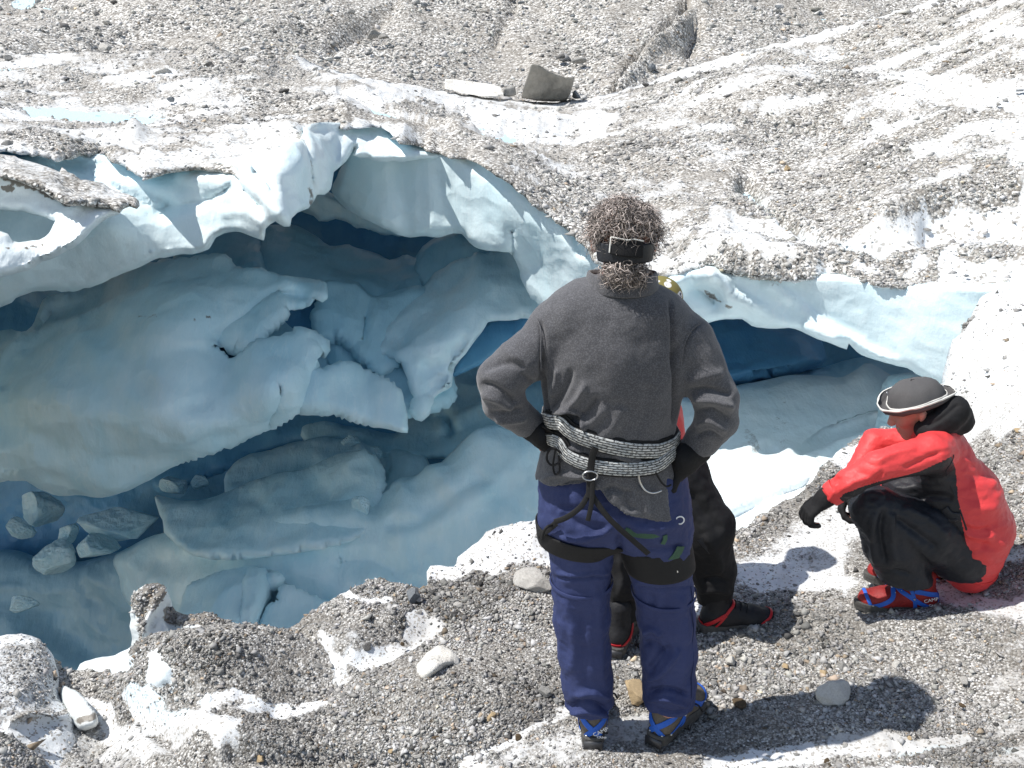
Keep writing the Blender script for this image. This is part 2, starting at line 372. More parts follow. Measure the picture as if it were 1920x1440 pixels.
dirt_T = paint(lambda px, py, V: .43 + .50 * fbm(V * [.5, 1.1, .5], 5), [
    ([(0, 100), (560, 105), (700, 150), (620, 240), (300, 210), (0, 170)], 30, .55, 'p'),
    ([(0, 200), (350, 190), (520, 230), (560, 280), (430, 320), (100, 290), (0, 275)], 20, .48, 'p'),
    ([(330, 85), (520, 120), (600, 200), (480, 170), (330, 120)], 20, .72, 'p'),
    ([(1080, 200), (1900, 60), (1920, 120), (1600, 230), (1700, 300), (1560, 330), (1540, 420), (1300, 380), (1120, 350), (1000, 260)], 20, .64, 'p'),
    ([(1250, 300), (1500, 250), (1680, 280), (1560, 440), (1450, 400), (1300, 340)], 25, .74, 'p'),
    ([(700, 200), (900, 220), (1050, 330), (1120, 450), (1000, 380), (880, 300)], 14, .62, 'p'),
    ([(1120, 360), (1330, 390), (1300, 470), (1150, 500)], 14, .66, 'p'),
    ([(900, 225), (1130, 245)], 26, .12, 'l'), ([(1560, 60), (1930, -20), (1930, 240), (1700, 260), (1600, 130)], 20, .60, 'p'), ([(1850, 70), (1930, 60)], 12, .25, 'l'), ([(1680, 155), (1930, 175)], 12, .05, 'l'), ([(1800, 195), (1930, 185)], 14, .1, 'l'),
    ([(1770, 380), (1800, 290), (1930, 250)], 40, .42, 'l'), ([(1110, 178), (1400, 105), (1745, 5)], 12, .1, 'l'),
    ([(560, 108), (700, 160), (900, 195)], 12, .2, 'l'), ([(1330, 470), (1500, 430), (1600, 480), (1450, 505)], 18, .30, 'p'),
    ([(1650, 440), (1930, 375)], 14, .85, 'l'), ([(1730, 440), (1930, 430)], 20, .02, 'l'),
    ([(1330, 505), (1450, 520), (1560, 518), (1700, 530), (1760, 500), (1920, 480)], 14, .82, 'l'), ([(1500, 500), (1700, 495)], 16, .75, 'l'),
    ([(1780, 505), (1930, 500)], 16, .1, 'l'), ([(1900, 260), (1920, 380)], 20, .3, 'l'),
    ([(740, 262), (900, 310), (1010, 395), (1110, 480)], 8, .85, 'l'), ([(275, 330), (360, 318), (440, 326)], 6, .8, 'l'), ([(150, 288), (255, 325)], 4, .8, 'l'),
    ([(560, 250), (575, 280)], 8, .9, 'l'), ([(455, 320), (500, 340), (545, 300)], 16, .1, 'l')], .42, 1.0)
silt_T = paint(lambda px, py, V: .36 + .6 * fbm(V * .9 + 5, 4), [([(1120, 350), (1330, 380), (1450, 500), (1300, 480)], 30, .5, 'p'), ([(1730, 430), (1930, 430)], 20, 0, 'l'), ([(1690, 155), (1930, 175)], 14, 0, 'l')])
def at_T(px, py, V, d): return dict(dirt=dirt_T(px, py, V), silt=silt_T(px, py, V), blue=paint(0.0, [([(220, 213), (330, 216)], 10, .5, 'l'), ([(1440, 385), (1540, 450), (1640, 470)], 9, .6, 'l')])(px, py, V))
def bumps_T(px, py, V, d):
    h = .16 * fbm(V * [.45, .45, 0], 4) + .05 * np.abs(fbm(V * [2.0, 3.2, 1], 3)) + .018 * fbm(V * 9, 3)
    for (x, y), s, a in [((395, 95), 30, .30), ((555, 112), 22, .22), ((470, 110), 26, .15), ((255, 262), 16, .10), ((480, 125), 40, .15), ((640, 210), 60, .15), ((1420, 150), 120, .25), ((1180, 290), 90, .15)]:
        h = h + a * np.exp(-((px - x) ** 2 + ((py - y) * 1.6) ** 2) / s ** 2)
    for poly, w, a in [([(1400, 345), (1440, 388), (1500, 430), (1570, 462), (1650, 475)], 13, -.42), ([(1440, 400), (1560, 470)], 22, .10), ([(1650, 440), (1760, 405), (1930, 378)], 16, .22),
                       ([(1740, 440), (1930, 436)], 16, -.15), ([(570, 110), (720, 170), (880, 250)], 14, .12), ([(600, 150), (740, 200), (860, 260)], 9, .10), ([(640, 175), (800, 240)], 6, -.10),
                       ([(60, 205), (200, 206), (320, 216)], 7, -.13), ([(0, 245), (160, 260), (260, 290)], 8, -.08), ([(1300, 470), (1480, 500), (1700, 490), (1930, 470)], 20, .10), ([(1120, 250), (1400, 230), (1700, 180)], 30, .08)]:
        q, _ = seg_dist(px, py, poly); h = h + a * np.exp(-(q / w) ** 2)
    return h * smooth(d, 0, 25)
T_out = T_LIP + T_TOP + T_LEFT
glacier, gT = relief('glacier_surface', T_out, d_T, 5.0 if not FAST else 9, M['glacier'], edge_w=16, edge_r=.18, thick=.6, jitter=5, curl=10, attrs=at_T, vdisp=bumps_T)
tag(glacier, kind='structure')
# moraine slope beyond
f_Mo = rbf([(960, 236, 2.93), (-1000, 236, 2.93), (2800, 236, 2.95), (-1500, 120, 3.10), (0, 110, 3.0), (500, 130, 3.0), (1000, 200, 2.98), (1500, 160, 3.0), (3000, 200, 3.1), (-1500, -100, 3.45), (0, -30, 3.42), (900, -30, 3.36), (1700, -30, 3.42), (3000, -100, 3.4),
             (-1500, -900, 4.3), (960, -900, 4.3), (3000, -900, 4.3), (200, 400, 2.7), (960, 420, 2.68), (1800, 420, 2.7)], 1e-3)
def b_Mo(px, py, V, d):
    h = .75 * fbm(V * [.10, .06, .1], 4) + .14 * fbm(V * [.8, .6, .8], 4)
    for poly, w, a in [([(1140, 172), (1230, 70), (1290, 0)], 7, -.9), ([(1160, 172), (1250, 70), (1310, 0)], 14, .4), ([(1290, 95), (1310, 0)], 9, -.35), ([(180, 88), (240, 70), (380, 75)], 10, -.3), ([(620, 60), (740, 0)], 10, -.3), ([(930, 60), (965, 0)], 8, -.3)]:
        q, _ = seg_dist(px, py, poly); h = h + a * np.exp(-(q / w) ** 2)
    return h
moraine, gMo = relief('moraine_hill', [(-1500, 236), (3000, 236), (3000, -900), (-1500, -900)], lambda x, y: np.exp(f_Mo(x, y)), 9 if not FAST else 16, M['moraine'], edge_w=5, edge_r=0, thick=2, soft=False, jitter=0,
    attrs=lambda px, py, V, d: dict(dirt=np.clip(.93 + .45 * fbm(V * [.15, .1, .1], 4), .5, 1), silt=np.full(len(px), .5), blue=np.zeros(len(px))), vdisp=b_Mo)
tag(moraine, kind='structure')
# ---- near ledge the people stand on
G_out = [(-700, 1400), (-300, 1290), (-60, 1235), (60, 1225), (110, 1238), (118, 1252), (180, 1256), (236, 1262), (246, 1240), (243, 1222), (262, 1200), (300, 1185), (350, 1178), (385, 1172), (420, 1170), (470, 1178), (505, 1180), (545, 1176),
         (575, 1152), (615, 1128), (650, 1106), (690, 1092), (712, 1087), (740, 1092), (770, 1100), (795, 1102), (803, 1085), (798, 1070), (806, 1062), (850, 1062), (862, 1045), (885, 1020), (903, 1005), (925, 990),
         (950, 985), (985, 975), (1020, 976), (1080, 985), (1200, 985), (1300, 1000), (1350, 1000), (1390, 990), (1420, 970), (1460, 945), (1500, 925), (1520, 905), (1535, 880), (1570, 850), (1610, 820), (1650, 805), (1700, 795),
         (1735, 770), (1765, 735), (1775, 710), (1780, 680), (1790, 640), (1812, 600), (1838, 565), (1860, 548), (1890, 542), (1925, 535), (2000, 525), (2300, 500), (2900, 520), (2900, 3600), (-2400, 3600), (-2400, 1700)]
z_G = rbf([(-700, 1400, -.05), (0, 1250, -.16), (110, 1300, -.20), (180, 1300, -.22), (240, 1290, -.05), (300, 1200, .04), (450, 1190, .04), (570, 1180, -.02), (620, 1130, .03), (710, 1090, .05), (850, 1070, .04), (950, 990, .10), (1080, 1000, .05), (1300, 1010, .02),
           (1400, 1000, .02), (1500, 930, .05), (1620, 830, .10), (1730, 790, .16), (1780, 700, .32), (1810, 610, .52), (1860, 552, .66), (1930, 540, .68), (2300, 520, .8), (2900, 700, .9),
           (1240, 1400, 0), (1100, 1400, 0), (1180, 1200, 0), (1370, 1170, .01), (1690, 1145, .10), (1700, 1320, .11), (1560, 1310, .07), (1900, 1100, .22), (1900, 900, .34), (1900, 700, .52), (1900, 1440, .16),
           (900, 1440, -.03), (600, 1440, -.06), (300, 1440, -.1), (0, 1440, -.12), (900, 1250, .0), (700, 1250, 0), (1000, 2200, -.05), (0, 2200, -.15), (2000, 2200, .2), (1000, 3400, -.05), (-2000, 3000, -.2), (2800, 3000, .3), (-1500, 1700, -.1)], 2e-3)
def d_G(px, py):
    v = -(py - 720) / FPX; return (z_G(px, py) - CAM[2]) / (v * CP - SP)
def b_G(px, py, V, d):
    h = .028 * fbm(V * [1.6, 1.6, 0], 4) + .012 * np.abs(fbm(V * 6, 3)) + .004 * fbm(V * 30, 3)
    for (x, y), (sx, sy), a in [((430, 1230), (170, 50), .09), ((640, 1210), (70, 25), .05), ((700, 1160), (100, 22), .05), ((820, 1300), (120, 50), .05), ((960, 1130), (90, 40), .05), ((430, 1400), (90, 45), .08), ((1500, 1180), (200, 40), .05),
                                ((1000, 1010), (70, 22), .04), ((1560, 860), (50, 30), .05), ((1780, 1180), (120, 60), .05), ((1260, 1330), (90, 30), -.015), ((330, 1310), (50, 30), -.06)]:
        h = h + a * np.exp(-((px - x) / sx) ** 2 - ((py - y) / sy) ** 2)
    for poly, w, a in [([(520, 1330), (640, 1270), (740, 1210), (800, 1180)], 22, -.035), ([(170, 1400), (250, 1320), (330, 1400)], 26, -.05), ([(620, 1230), (560, 1200)], 12, -.03), ([(1060, 1325), (850, 1440)], 14, -.015), ([(560, 1170), (720, 1150)], 12, -.035), ([(440, 1432), (640, 1420), (850, 1436)], 14, -.05)]:
        q, _ = seg_dist(px, py, poly); h = h + a * np.exp(-(q / w) ** 2)
    return h * smooth(d, 0, 22)
dirt_G = paint(lambda px, py, V: .66 + .40 * fbm(V * [1.3, 1.3, 1], 5), [
    ([(520, 1335), (640, 1272), (740, 1212), (830, 1160)], 26, .0, 'l'), ([(400, 1330), (460, 1300), (480, 1330)], 24, .02, 'l'), ([(250, 1300), (300, 1340), (420, 1400)], 30, .05, 'l'), ([(200, 1340), (270, 1400)], 30, .06, 'l'),
    ([(620, 1190), (600, 1235), (660, 1260)], 12, .3, 'l'), ([(650, 1120), (720, 1128)], 14, .05, 'l'), ([(820, 1150), (930, 1160)], 22, .28, 'l'), ([(795, 1062), (830, 1095), (900, 1075), (1030, 1050), (1030, 975), (900, 1000)], 24, .03, 'p'), ([(970, 1050), (1050, 1030)], 30, .30, 'l'),
    ([(1060, 1330), (940, 1400), (820, 1450)], 12, .12, 'l'), ([(1330, 1330), (1080, 1400), (900, 1440)], 30, .50, 'l'),
    ([(640, 1290), (900, 1180), (1000, 1220), (1000, 1330), (840, 1400), (700, 1400)], 30, .90, 'p'), ([(280, 1200), (560, 1190), (620, 1290), (480, 1300), (400, 1290)], 20, .92, 'p'),
    ([(1300, 1190), (1500, 1160), (1760, 1180), (1800, 1280), (1500, 1290), (1330, 1270)], 25, .84, 'p'), ([(820, 1100), (1030, 1080), (1030, 1150), (900, 1190), (820, 1150)], 20, .80, 'p'),
    ([(1380, 1090), (1500, 1000), (1620, 960), (1540, 1080)], 30, .40, 'p'), ([(1400, 1080), (1560, 1090)], 30, .18, 'l'), ([(1420, 1000), (1500, 930), (1560, 860)], 10, .75, 'l'), ([(1570, 870), (1640, 820), (1660, 850), (1600, 880)], 16, .03, 'p'),
    ([(1780, 720), (1870, 545), (1960, 540), (1960, 720), (1860, 760)], 26, .03, 'p'), ([(1800, 800), (1930, 760)], 40, .38, 'l'), ([(1850, 900), (1930, 1000)], 40, .62, 'l'), ([(1800, 1120), (1930, 1150)], 35, .25, 'l'),
    ([(1290, 1380), (1320, 1310), (1640, 1270), (1800, 1280), (1790, 1355), (1500, 1365)], 14, .80, 'p'), ([(1760, 1070), (1930, 1060), (1930, 1120), (1780, 1120)], 16, .58, 'p'), ([(1330, 1435), (1660, 1392), (1800, 1400)], 18, .08, 'l'), ([(1690, 1430), (1930, 1380)], 8, .9, 'l'), ([(570, 1170), (640, 1130), (760, 1140), (700, 1160), (620, 1200)], 12, .85, 'p')], .22, .35)
silt_G = paint(lambda px, py, V: .30 + .6 * fbm(V * 2.1 + 5, 4), [([(1300, 1300), (1900, 1250), (1900, 1400), (1400, 1340)], 40, .75, 'p'), ([(1060, 1320), (930, 1440), (1300, 1440), (1350, 1300)], 30, .55, 'p'), ([(1780, 720), (1870, 545), (1960, 540), (1960, 720)], 40, 0, 'p'), ([(520, 1335), (740, 1212)], 26, 0, 'l'),
    ([(800, 1060), (950, 1020), (1030, 980)], 30, 0, 'l')])
ground, gG = relief('ground', G_out, d_G, 5.0 if not FAST else 9, M['ground'], edge_w=14, edge_r=.03, jitter=7, curl=9, skirt=[(.12, .04), (.4, .0), (1.2, .15), (3.5, .7), (6.5, 1.4)],
    attrs=lambda px, py, V, d: dict(dirt=dirt_G(px, py, V), silt=silt_G(px, py, V), blue=paint(0.0, [([(250, 1290), (330, 1330)], 26, .35, 'l'), ([(1690, 1420), (1900, 1400)], 10, .3, 'l')])(px, py, V)), vdisp=b_G)
tag(ground, kind='structure')
for p in ground.data.polygons: pass
# ---- ice masses inside the pit
def const(t): return lambda x, y: np.full(np.shape(x), float(t))
def ice(name, out, ctrl, m='ice', step=7, edge_w=11, edge_r=.09, thick=1.4, strokes=(), amp=None, holes=(), dirt=None, jitter=1.6, curl=10, lab=None, cat=None, kind='structure', group=None, silt=0.0, back=None):
    cx = sum(q[0] for q in out) / len(out); cy = sum(q[1] for q in out) / len(out)
    add = 2.2 * float(smooth(np.array(cy), 800, 1000)) if (name != 'cave_wall' and cx < 1250 and m != 'ice_white') else 0.0
    if cx > 1250 and m != 'ice_deep' and name != 'ice_curtain': add = 1.1
    if back is not None: add = back
    dep = rbf([(c[0], c[1], c[2] + add) for c in ctrl], 1e-3)
    if amp is None: amp = [(.12, (2.6, 2.6, 1.6), 2), (.13, (1.5, 1.5, .9), 3, 'r'), (.012, (.35, .6, .22), 2)]
    dj = paint(0.0, dirt or [])
    if name in ('ice_mass', 'ice_slope'): strokes = [(a, w * 1.15, z * .55) for a, w, z in strokes]
    o, g = relief(name, out, dep, step * (1.6 if FAST else 1), M[m], edge_w=edge_w, edge_r=edge_r, thick=thick, strokes=strokes, amp=amp, holes=holes, jitter=jitter, curl=curl,
                  attrs=lambda px, py, V, d: dict(dirt=dj(px, py, V), silt=np.clip(silt + silt * fbm(V * 1.5, 3) * 1.6, 0, 1)))
    tag(o, lab, cat, group, kind)
    return o, g
# curtain under the left and middle rim
ice('ice_curtain', [(-900, 420), (-420, 560), (-200, 330), (0, 300), (110, 285), (300, 300), (440, 295), (560, 262), (566, 240), (600, 230), (660, 232), (715, 230), (760, 262), (850, 290), (855, 298),
    (800, 297), (760, 301), (720, 304), (690, 298), (662, 291), (665, 276), (655, 295), (640, 312), (627, 322), (622, 346), (609, 366), (596, 365), (585, 383), (580, 391), (558, 398), (548, 410), (544, 425), (532, 424),
    (517, 417), (498, 428), (496, 449), (470, 443), (440, 434), (420, 437), (404, 446), (396, 460), (380, 472), (330, 479), (290, 487), (250, 505), (180, 535), (130, 546), (95, 544), (60, 547), (30, 560), (0, 577), (-200, 640), (-900, 900)],
    [(-700, 500, 6.3), (-700, 850, 6.6), (-200, 340, 7.7), (-200, 600, 8.0), (0, 300, 8.9), (0, 500, 8.5), (0, 570, 8.9), (200, 300, 9.1), (200, 420, 8.6), (200, 530, 8.9), (400, 330, 8.75), (330, 360, 9.0), (290, 480, 8.8), (430, 430, 8.6), (450, 330, 8.5),
     (490, 380, 8.2), (545, 420, 8.15), (560, 300, 8.35), (600, 270, 9.0), (600, 370, 8.8), (650, 260, 9.7), (720, 255, 9.8), (720, 300, 9.7), (840, 295, 9.5)],
    m='ice_lip', edge_w=12, edge_r=.14, thick=1.6,
    strokes=[([(447, 292), (470, 340), (505, 380), (545, 420)], 10, -0.132), ([(440, 300), (460, 350), (490, 385)], 7, 0.084), ([(566, 260), (572, 300), (585, 370)], 8, 0.132), ([(520, 330), (526, 400)], 8, -0.072), ([(340, 330), (420, 345), (438, 340)], 10, -0.108),
             ([(120, 300), (200, 345), (280, 380), (310, 385)], 18, 0.180), ([(300, 395), (400, 375), (440, 345)], 10, 0.096), ([(210, 340), (300, 385)], 7, -0.090), ([(420, 400), (470, 395), (495, 425)], 8, -0.060), ([(600, 250), (610, 330)], 9, -0.096), ([(640, 245), (632, 300)], 8, 0.090),
             ([(0, 470), (150, 440), (330, 400), (480, 420)], 60, -0.060), ([(0, 300), (110, 300), (300, 320), (440, 320)], 16, 0.132), ([(600, 240), (720, 240), (850, 295)], 12, 0.180)],
    amp=[(.07, (1.6, 1.6, 1.0), 2), (.012, (.22, .4, .35), 2)], jitter=3, silt=.07,
    dirt=[([(565, 262), (583, 330)], 6, .5, 'l'), ([(575, 355), (582, 385)], 5, .75, 'l'), ([(220, 395), (300, 400), (330, 385)], 10, .3, 'l')])
# dirty tongue and white arch at the far left
ice('ice_arch', [(-600, 300), (-150, 285), (0, 322), (60, 342), (130, 378), (205, 384), (232, 392), (222, 402), (196, 412), (175, 430), (150, 455), (125, 470), (100, 484), (80, 492), (50, 508), (0, 522), (-200, 590), (-600, 760)],
    [(-600, 400, 7.0), (-600, 700, 6.6), (0, 330, 7.9), (0, 400, 7.9), (60, 400, 8.0), (0, 520, 7.35), (100, 480, 7.5), (120, 440, 7.6), (205, 395, 7.75), (230, 392, 7.8), (0, 450, 7.5)],
    m='ice_white', edge_w=16, edge_r=.22, thick=.6, holes=[[(-220, 430), (-120, 402), (-40, 402), (0, 395), (20, 397), (42, 397), (60, 402), (85, 408), (103, 414), (98, 428), (85, 444), (60, 450), (35, 453), (24, 450), (14, 438), (0, 433), (-60, 450), (-140, 475), (-220, 470)]],
    amp=[(.05, .7, 3), (.012, .12, 3)], jitter=3, step=5, dirt=[([(10, 470), (40, 472), (80, 460)], 5, .9, 'l'), ([(0, 350), (20, 355)], 6, .9, 'l'), ([(0, 334), (60, 354), (130, 386)], 5, .8, 'l')], silt=.1)
ice('ice_tongue', [(-600, 230), (-100, 262), (0, 288), (45, 298), (85, 312), (110, 322), (118, 315), (140, 333), (180, 340), (215, 356), (240, 364), (262, 378), (265, 386), (258, 393), (240, 387), (222, 399), (206, 393), (190, 388), (130, 386), (100, 372), (60, 352), (0, 333), (-200, 300), (-600, 320)],
    [(-600, 270, 7.4), (0, 290, 8.3), (0, 333, 7.7), (100, 320, 8.3), (130, 386, 7.5), (215, 356, 8.2), (220, 398, 7.6), (264, 385, 7.9)],
    m='glacier', edge_w=12, edge_r=.14, thick=.5, amp=[(.05, .5, 3), (.015, .12, 3)], jitter=4, step=5, dirt=[([(-100, 280), (0, 300), (130, 350), (240, 375)], 60, .56, 'l'), ([(200, 385), (260, 380)], 12, 1, 'l'), ([(0, 330), (60, 350), (130, 384)], 5, .8, 'l')], silt=.3)
# curtain of the middle arch
ice('ice_curtain', [(640, 270), (700, 280), (800, 280), (880, 285), (930, 310), (1010, 375), (1100, 450), (1180, 515), (1240, 560), (1240, 640), (1100, 620), (1000, 560), (965, 480), (930, 471), (912, 471), (898, 467), (880, 455), (866, 438), (850, 438), (820, 445), (790, 443),
    (770, 445), (748, 441), (730, 432), (700, 419), (668, 404), (640, 384), (622, 357), (632, 330), (645, 300)],
    [(640, 280, 10.4), (640, 380, 10.6), (720, 300, 10.1), (720, 420, 10.2), (850, 300, 9.6), (850, 430, 9.9), (950, 345, 9.1), (920, 470, 9.6), (1000, 380, 8.9), (1000, 500, 9.5), (1100, 460, 8.5), (1100, 600, 9.1), (1230, 600, 8.6)],
    m='ice_lip', edge_w=16, edge_r=.2, strokes=[([(885, 295), (1000, 375), (1110, 470), (1200, 520)], 18, 0.125), ([(850, 300), (865, 370), (872, 440)], 26, -0.070), ([(745, 300), (760, 440)], 20, 0.070), ([(800, 310), (815, 440)], 18, -0.050), ([(965, 430), (965, 470)], 3, 0.250), ([(1075, 430), (1090, 470)], 9, 0.100)],
    amp=[(.07, (1.3, 1.4, 3.2), 2), (.010, (.18, .3, 1.2), 2)], dirt=[([(1075, 435), (1088, 468)], 6, .55, 'l'), ([(900, 330), (990, 400), (1100, 480)], 16, .12, 'l')], silt=.12)
# right curtain
ice('ice_curtain', [(1150, 505), (1240, 512), (1300, 500), (1340, 500), (1440, 515), (1560, 512), (1700, 530), (1800, 530), (1900, 528), (2300, 470), (2300, 900), (1960, 860), (1820, 760), (1764, 726), (1718, 701), (1700, 691), (1640, 675), (1606, 660), (1592, 643), (1588, 655), (1560, 645), (1530, 634),
    (1490, 617), (1440, 616), (1410, 611), (1392, 599), (1350, 600), (1320, 608), (1240, 640), (1150, 640)],
    [(1150, 510, 8.2), (1150, 630, 8.6), (1240, 520, 7.9), (1330, 500, 7.6), (1340, 600, 7.9), (1450, 520, 7.4), (1450, 610, 7.7), (1600, 530, 7.1), (1600, 650, 7.3), (1700, 540, 6.9), (1700, 690, 7.0), (1800, 540, 6.6), (1800, 720, 6.8), (2200, 500, 6.0), (2200, 850, 6.2)],
    m='ice_lip', edge_w=12, edge_r=.14, strokes=[([(1330, 505), (1370, 545), (1460, 590), (1560, 640)], 16, -0.150), ([(1300, 530), (1340, 560)], 16, 0.150), ([(1380, 540), (1500, 610)], 10, 0.072), ([(1440, 530), (1560, 620), (1680, 690)], 12, -0.060), ([(1250, 530), (1330, 520)], 12, -0.120)],
    amp=[(.06, (2.2, 1.6, .7), 2), (.010, (.5, .5, .16), 2)], dirt=[([(1325, 545), (1370, 572)], 9, .65, 'l'), ([(1400, 530), (1600, 540), (1740, 540)], 6, .3, 'l')], silt=.08)
# deep back of the cave
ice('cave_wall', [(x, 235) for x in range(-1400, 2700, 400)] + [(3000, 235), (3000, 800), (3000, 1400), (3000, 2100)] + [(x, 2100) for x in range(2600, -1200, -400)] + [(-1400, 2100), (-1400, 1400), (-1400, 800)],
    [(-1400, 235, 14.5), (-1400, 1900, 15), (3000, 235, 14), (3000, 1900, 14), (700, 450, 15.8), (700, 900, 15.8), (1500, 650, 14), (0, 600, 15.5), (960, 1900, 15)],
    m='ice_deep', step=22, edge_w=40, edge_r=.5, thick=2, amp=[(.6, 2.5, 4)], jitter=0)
ice('ice_wall', [(560, 330), (640, 370), (740, 425), (760, 442), (735, 442), (712, 438), (690, 431), (668, 426), (650, 417), (630, 412), (612, 416), (598, 414), (588, 404), (572, 398), (540, 380)], [(560, 330, 12.6), (600, 400, 12.6), (740, 440, 12.2)], m='ice', edge_w=14, edge_r=.3, jitter=4)
# slopes under the roof
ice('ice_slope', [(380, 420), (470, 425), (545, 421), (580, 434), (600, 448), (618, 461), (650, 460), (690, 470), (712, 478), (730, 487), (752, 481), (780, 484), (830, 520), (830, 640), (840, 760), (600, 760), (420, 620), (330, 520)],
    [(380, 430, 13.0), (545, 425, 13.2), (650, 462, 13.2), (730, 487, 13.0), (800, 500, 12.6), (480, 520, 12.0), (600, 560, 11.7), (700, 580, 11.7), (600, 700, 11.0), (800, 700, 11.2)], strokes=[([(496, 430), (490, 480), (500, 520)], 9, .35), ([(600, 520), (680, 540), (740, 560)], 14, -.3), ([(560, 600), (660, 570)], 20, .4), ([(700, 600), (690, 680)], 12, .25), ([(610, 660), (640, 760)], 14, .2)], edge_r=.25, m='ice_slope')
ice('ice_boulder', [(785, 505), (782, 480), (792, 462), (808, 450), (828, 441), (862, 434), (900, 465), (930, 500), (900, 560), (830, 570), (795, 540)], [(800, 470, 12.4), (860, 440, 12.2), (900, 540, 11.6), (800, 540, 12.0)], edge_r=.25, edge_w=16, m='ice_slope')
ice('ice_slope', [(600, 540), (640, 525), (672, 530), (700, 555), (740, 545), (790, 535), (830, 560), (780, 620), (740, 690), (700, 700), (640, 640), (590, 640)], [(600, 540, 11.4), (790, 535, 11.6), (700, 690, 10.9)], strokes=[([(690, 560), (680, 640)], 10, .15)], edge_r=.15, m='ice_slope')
# the big mass on the left with its curled tip
ice('ice_mass', [(-700, 640), (-200, 630), (0, 620), (20, 617), (40, 622), (60, 611), (76, 572), (88, 556), (130, 545), (200, 525), (250, 503), (290, 496), (330, 490), (368, 482), (404, 480), (428, 481), (444, 500), (466, 503), (490, 500), (506, 511), (550, 518), (600, 525), (612, 531), (614, 560),
    (606, 566), (592, 562), (582, 574), (560, 580), (536, 583), (543, 588), (528, 600), (515, 612), (495, 630), (482, 648), (460, 661), (452, 653), (440, 651), (412, 647), (402, 643), (391, 650), (398, 659), (412, 664), (428, 675), (446, 676), (468, 669), (495, 648), (545, 636), (560, 629), (580, 628), (600, 636), (613, 648),
    (606, 659), (590, 665), (586, 690), (600, 700), (640, 690), (700, 700), (745, 730), (762, 770), (764, 812), (752, 812), (720, 803), (690, 797), (640, 778), (600, 772), (577, 767), (550, 775), (510, 798), (440, 826), (400, 842), (340, 868), (290, 895), (240, 920), (190, 933), (150, 928), (110, 930), (70, 915), (50, 903), (20, 902), (-20, 908), (-300, 960), (-700, 980)],
    [(-500, 650, 9.6), (-500, 900, 9.0), (0, 620, 10.3), (100, 560, 10.6), (300, 495, 10.9), (430, 485, 10.8), (600, 530, 10.6), (610, 555, 10.4), (200, 650, 9.9), (450, 600, 10.1), (350, 600, 9.9), (430, 680, 9.9), (600, 645, 10.2), (100, 750, 9.2), (300, 760, 9.2), (500, 730, 9.6), (100, 900, 9.6), (300, 880, 9.6),
     (500, 790, 9.9), (650, 770, 10.0), (750, 800, 9.9), (700, 710, 10.3)], step=6, edge_w=13, edge_r=.12, thick=1.8,
    strokes=[([(60, 640), (110, 590), (200, 540)], 26, .22), ([(40, 640), (140, 630), (230, 700)], 30, -.16), ([(180, 620), (330, 600), (520, 530)], 34, -.20), ([(400, 640), (470, 590), (500, 560), (520, 550), (570, 560)], 10, .20), ([(260, 700), (400, 650)], 30, .14),
             ([(350, 800), (500, 740), (600, 680)], 26, -.16), ([(580, 700), (560, 760)], 12, .25), ([(690, 705), (690, 790)], 14, .06), ([(640, 700), (630, 770)], 30, -.08), ([(720, 720), (740, 800)], 26, -.08), ([(0, 800), (200, 850), (350, 850)], 30, .18), ([(520, 735), (505, 775)], 8, .14)],
    dirt=[([(265, 600), (300, 604)], 6, .42, 'l'), ([(360, 606), (390, 598)], 2, .6, 'l'), ([(365, 492), (400, 486)], 4, .4, 'l')], silt=.10)
# ribbon coming down on the right of the cave
ice('ice_mass', [(711, 666), (716, 640), (724, 615), (738, 594), (758, 572), (780, 552), (800, 530), (815, 512), (835, 500), (852, 488), (878, 482), (905, 477), (935, 468), (965, 464), (986, 470), (1000, 480), (1010, 494), (1030, 498), (1060, 500), (1105, 507), (1200, 520), (1260, 560), (1260, 660), (1100, 640), (1000, 600), (950, 601), (912, 605),
    (904, 622), (880, 655), (852, 690), (847, 724), (830, 735), (814, 747), (805, 772), (796, 787), (781, 786), (772, 770), (778, 745), (767, 722), (763, 702), (755, 683), (742, 672), (725, 668)],
    [(712, 660, 11.0), (800, 540, 11.6), (900, 480, 11.7), (1000, 485, 11.3), (1200, 530, 10.6), (820, 640, 10.7), (900, 580, 10.9), (1000, 560, 10.9), (1100, 580, 10.6), (850, 700, 10.6), (790, 780, 10.6), (1240, 650, 10.2)], step=6, edge_w=12, edge_r=.12,
    strokes=[([(760, 660), (850, 620), (920, 540)], 20, -.15), ([(800, 690), (840, 680), (870, 640)], 10, .14), ([(740, 640), (820, 570), (880, 500)], 14, .10), ([(800, 740), (850, 690)], 8, .1)], silt=.06)
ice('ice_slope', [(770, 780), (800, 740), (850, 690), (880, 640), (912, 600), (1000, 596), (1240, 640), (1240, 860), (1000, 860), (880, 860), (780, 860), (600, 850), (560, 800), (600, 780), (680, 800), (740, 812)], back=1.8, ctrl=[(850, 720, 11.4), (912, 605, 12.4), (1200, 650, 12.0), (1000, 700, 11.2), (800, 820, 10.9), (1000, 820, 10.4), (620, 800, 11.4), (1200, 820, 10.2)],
    strokes=[([(905, 640), (960, 640), (1010, 680)], 30, .5), ([(800, 775), (840, 780), (846, 810)], 10, .5), ([(842, 800), (870, 780), (920, 760)], 14, -.35), ([(900, 690), (960, 660)], 16, .3), ([(810, 760), (830, 800)], 12, -.2)], edge_r=.2, m='ice_slope')
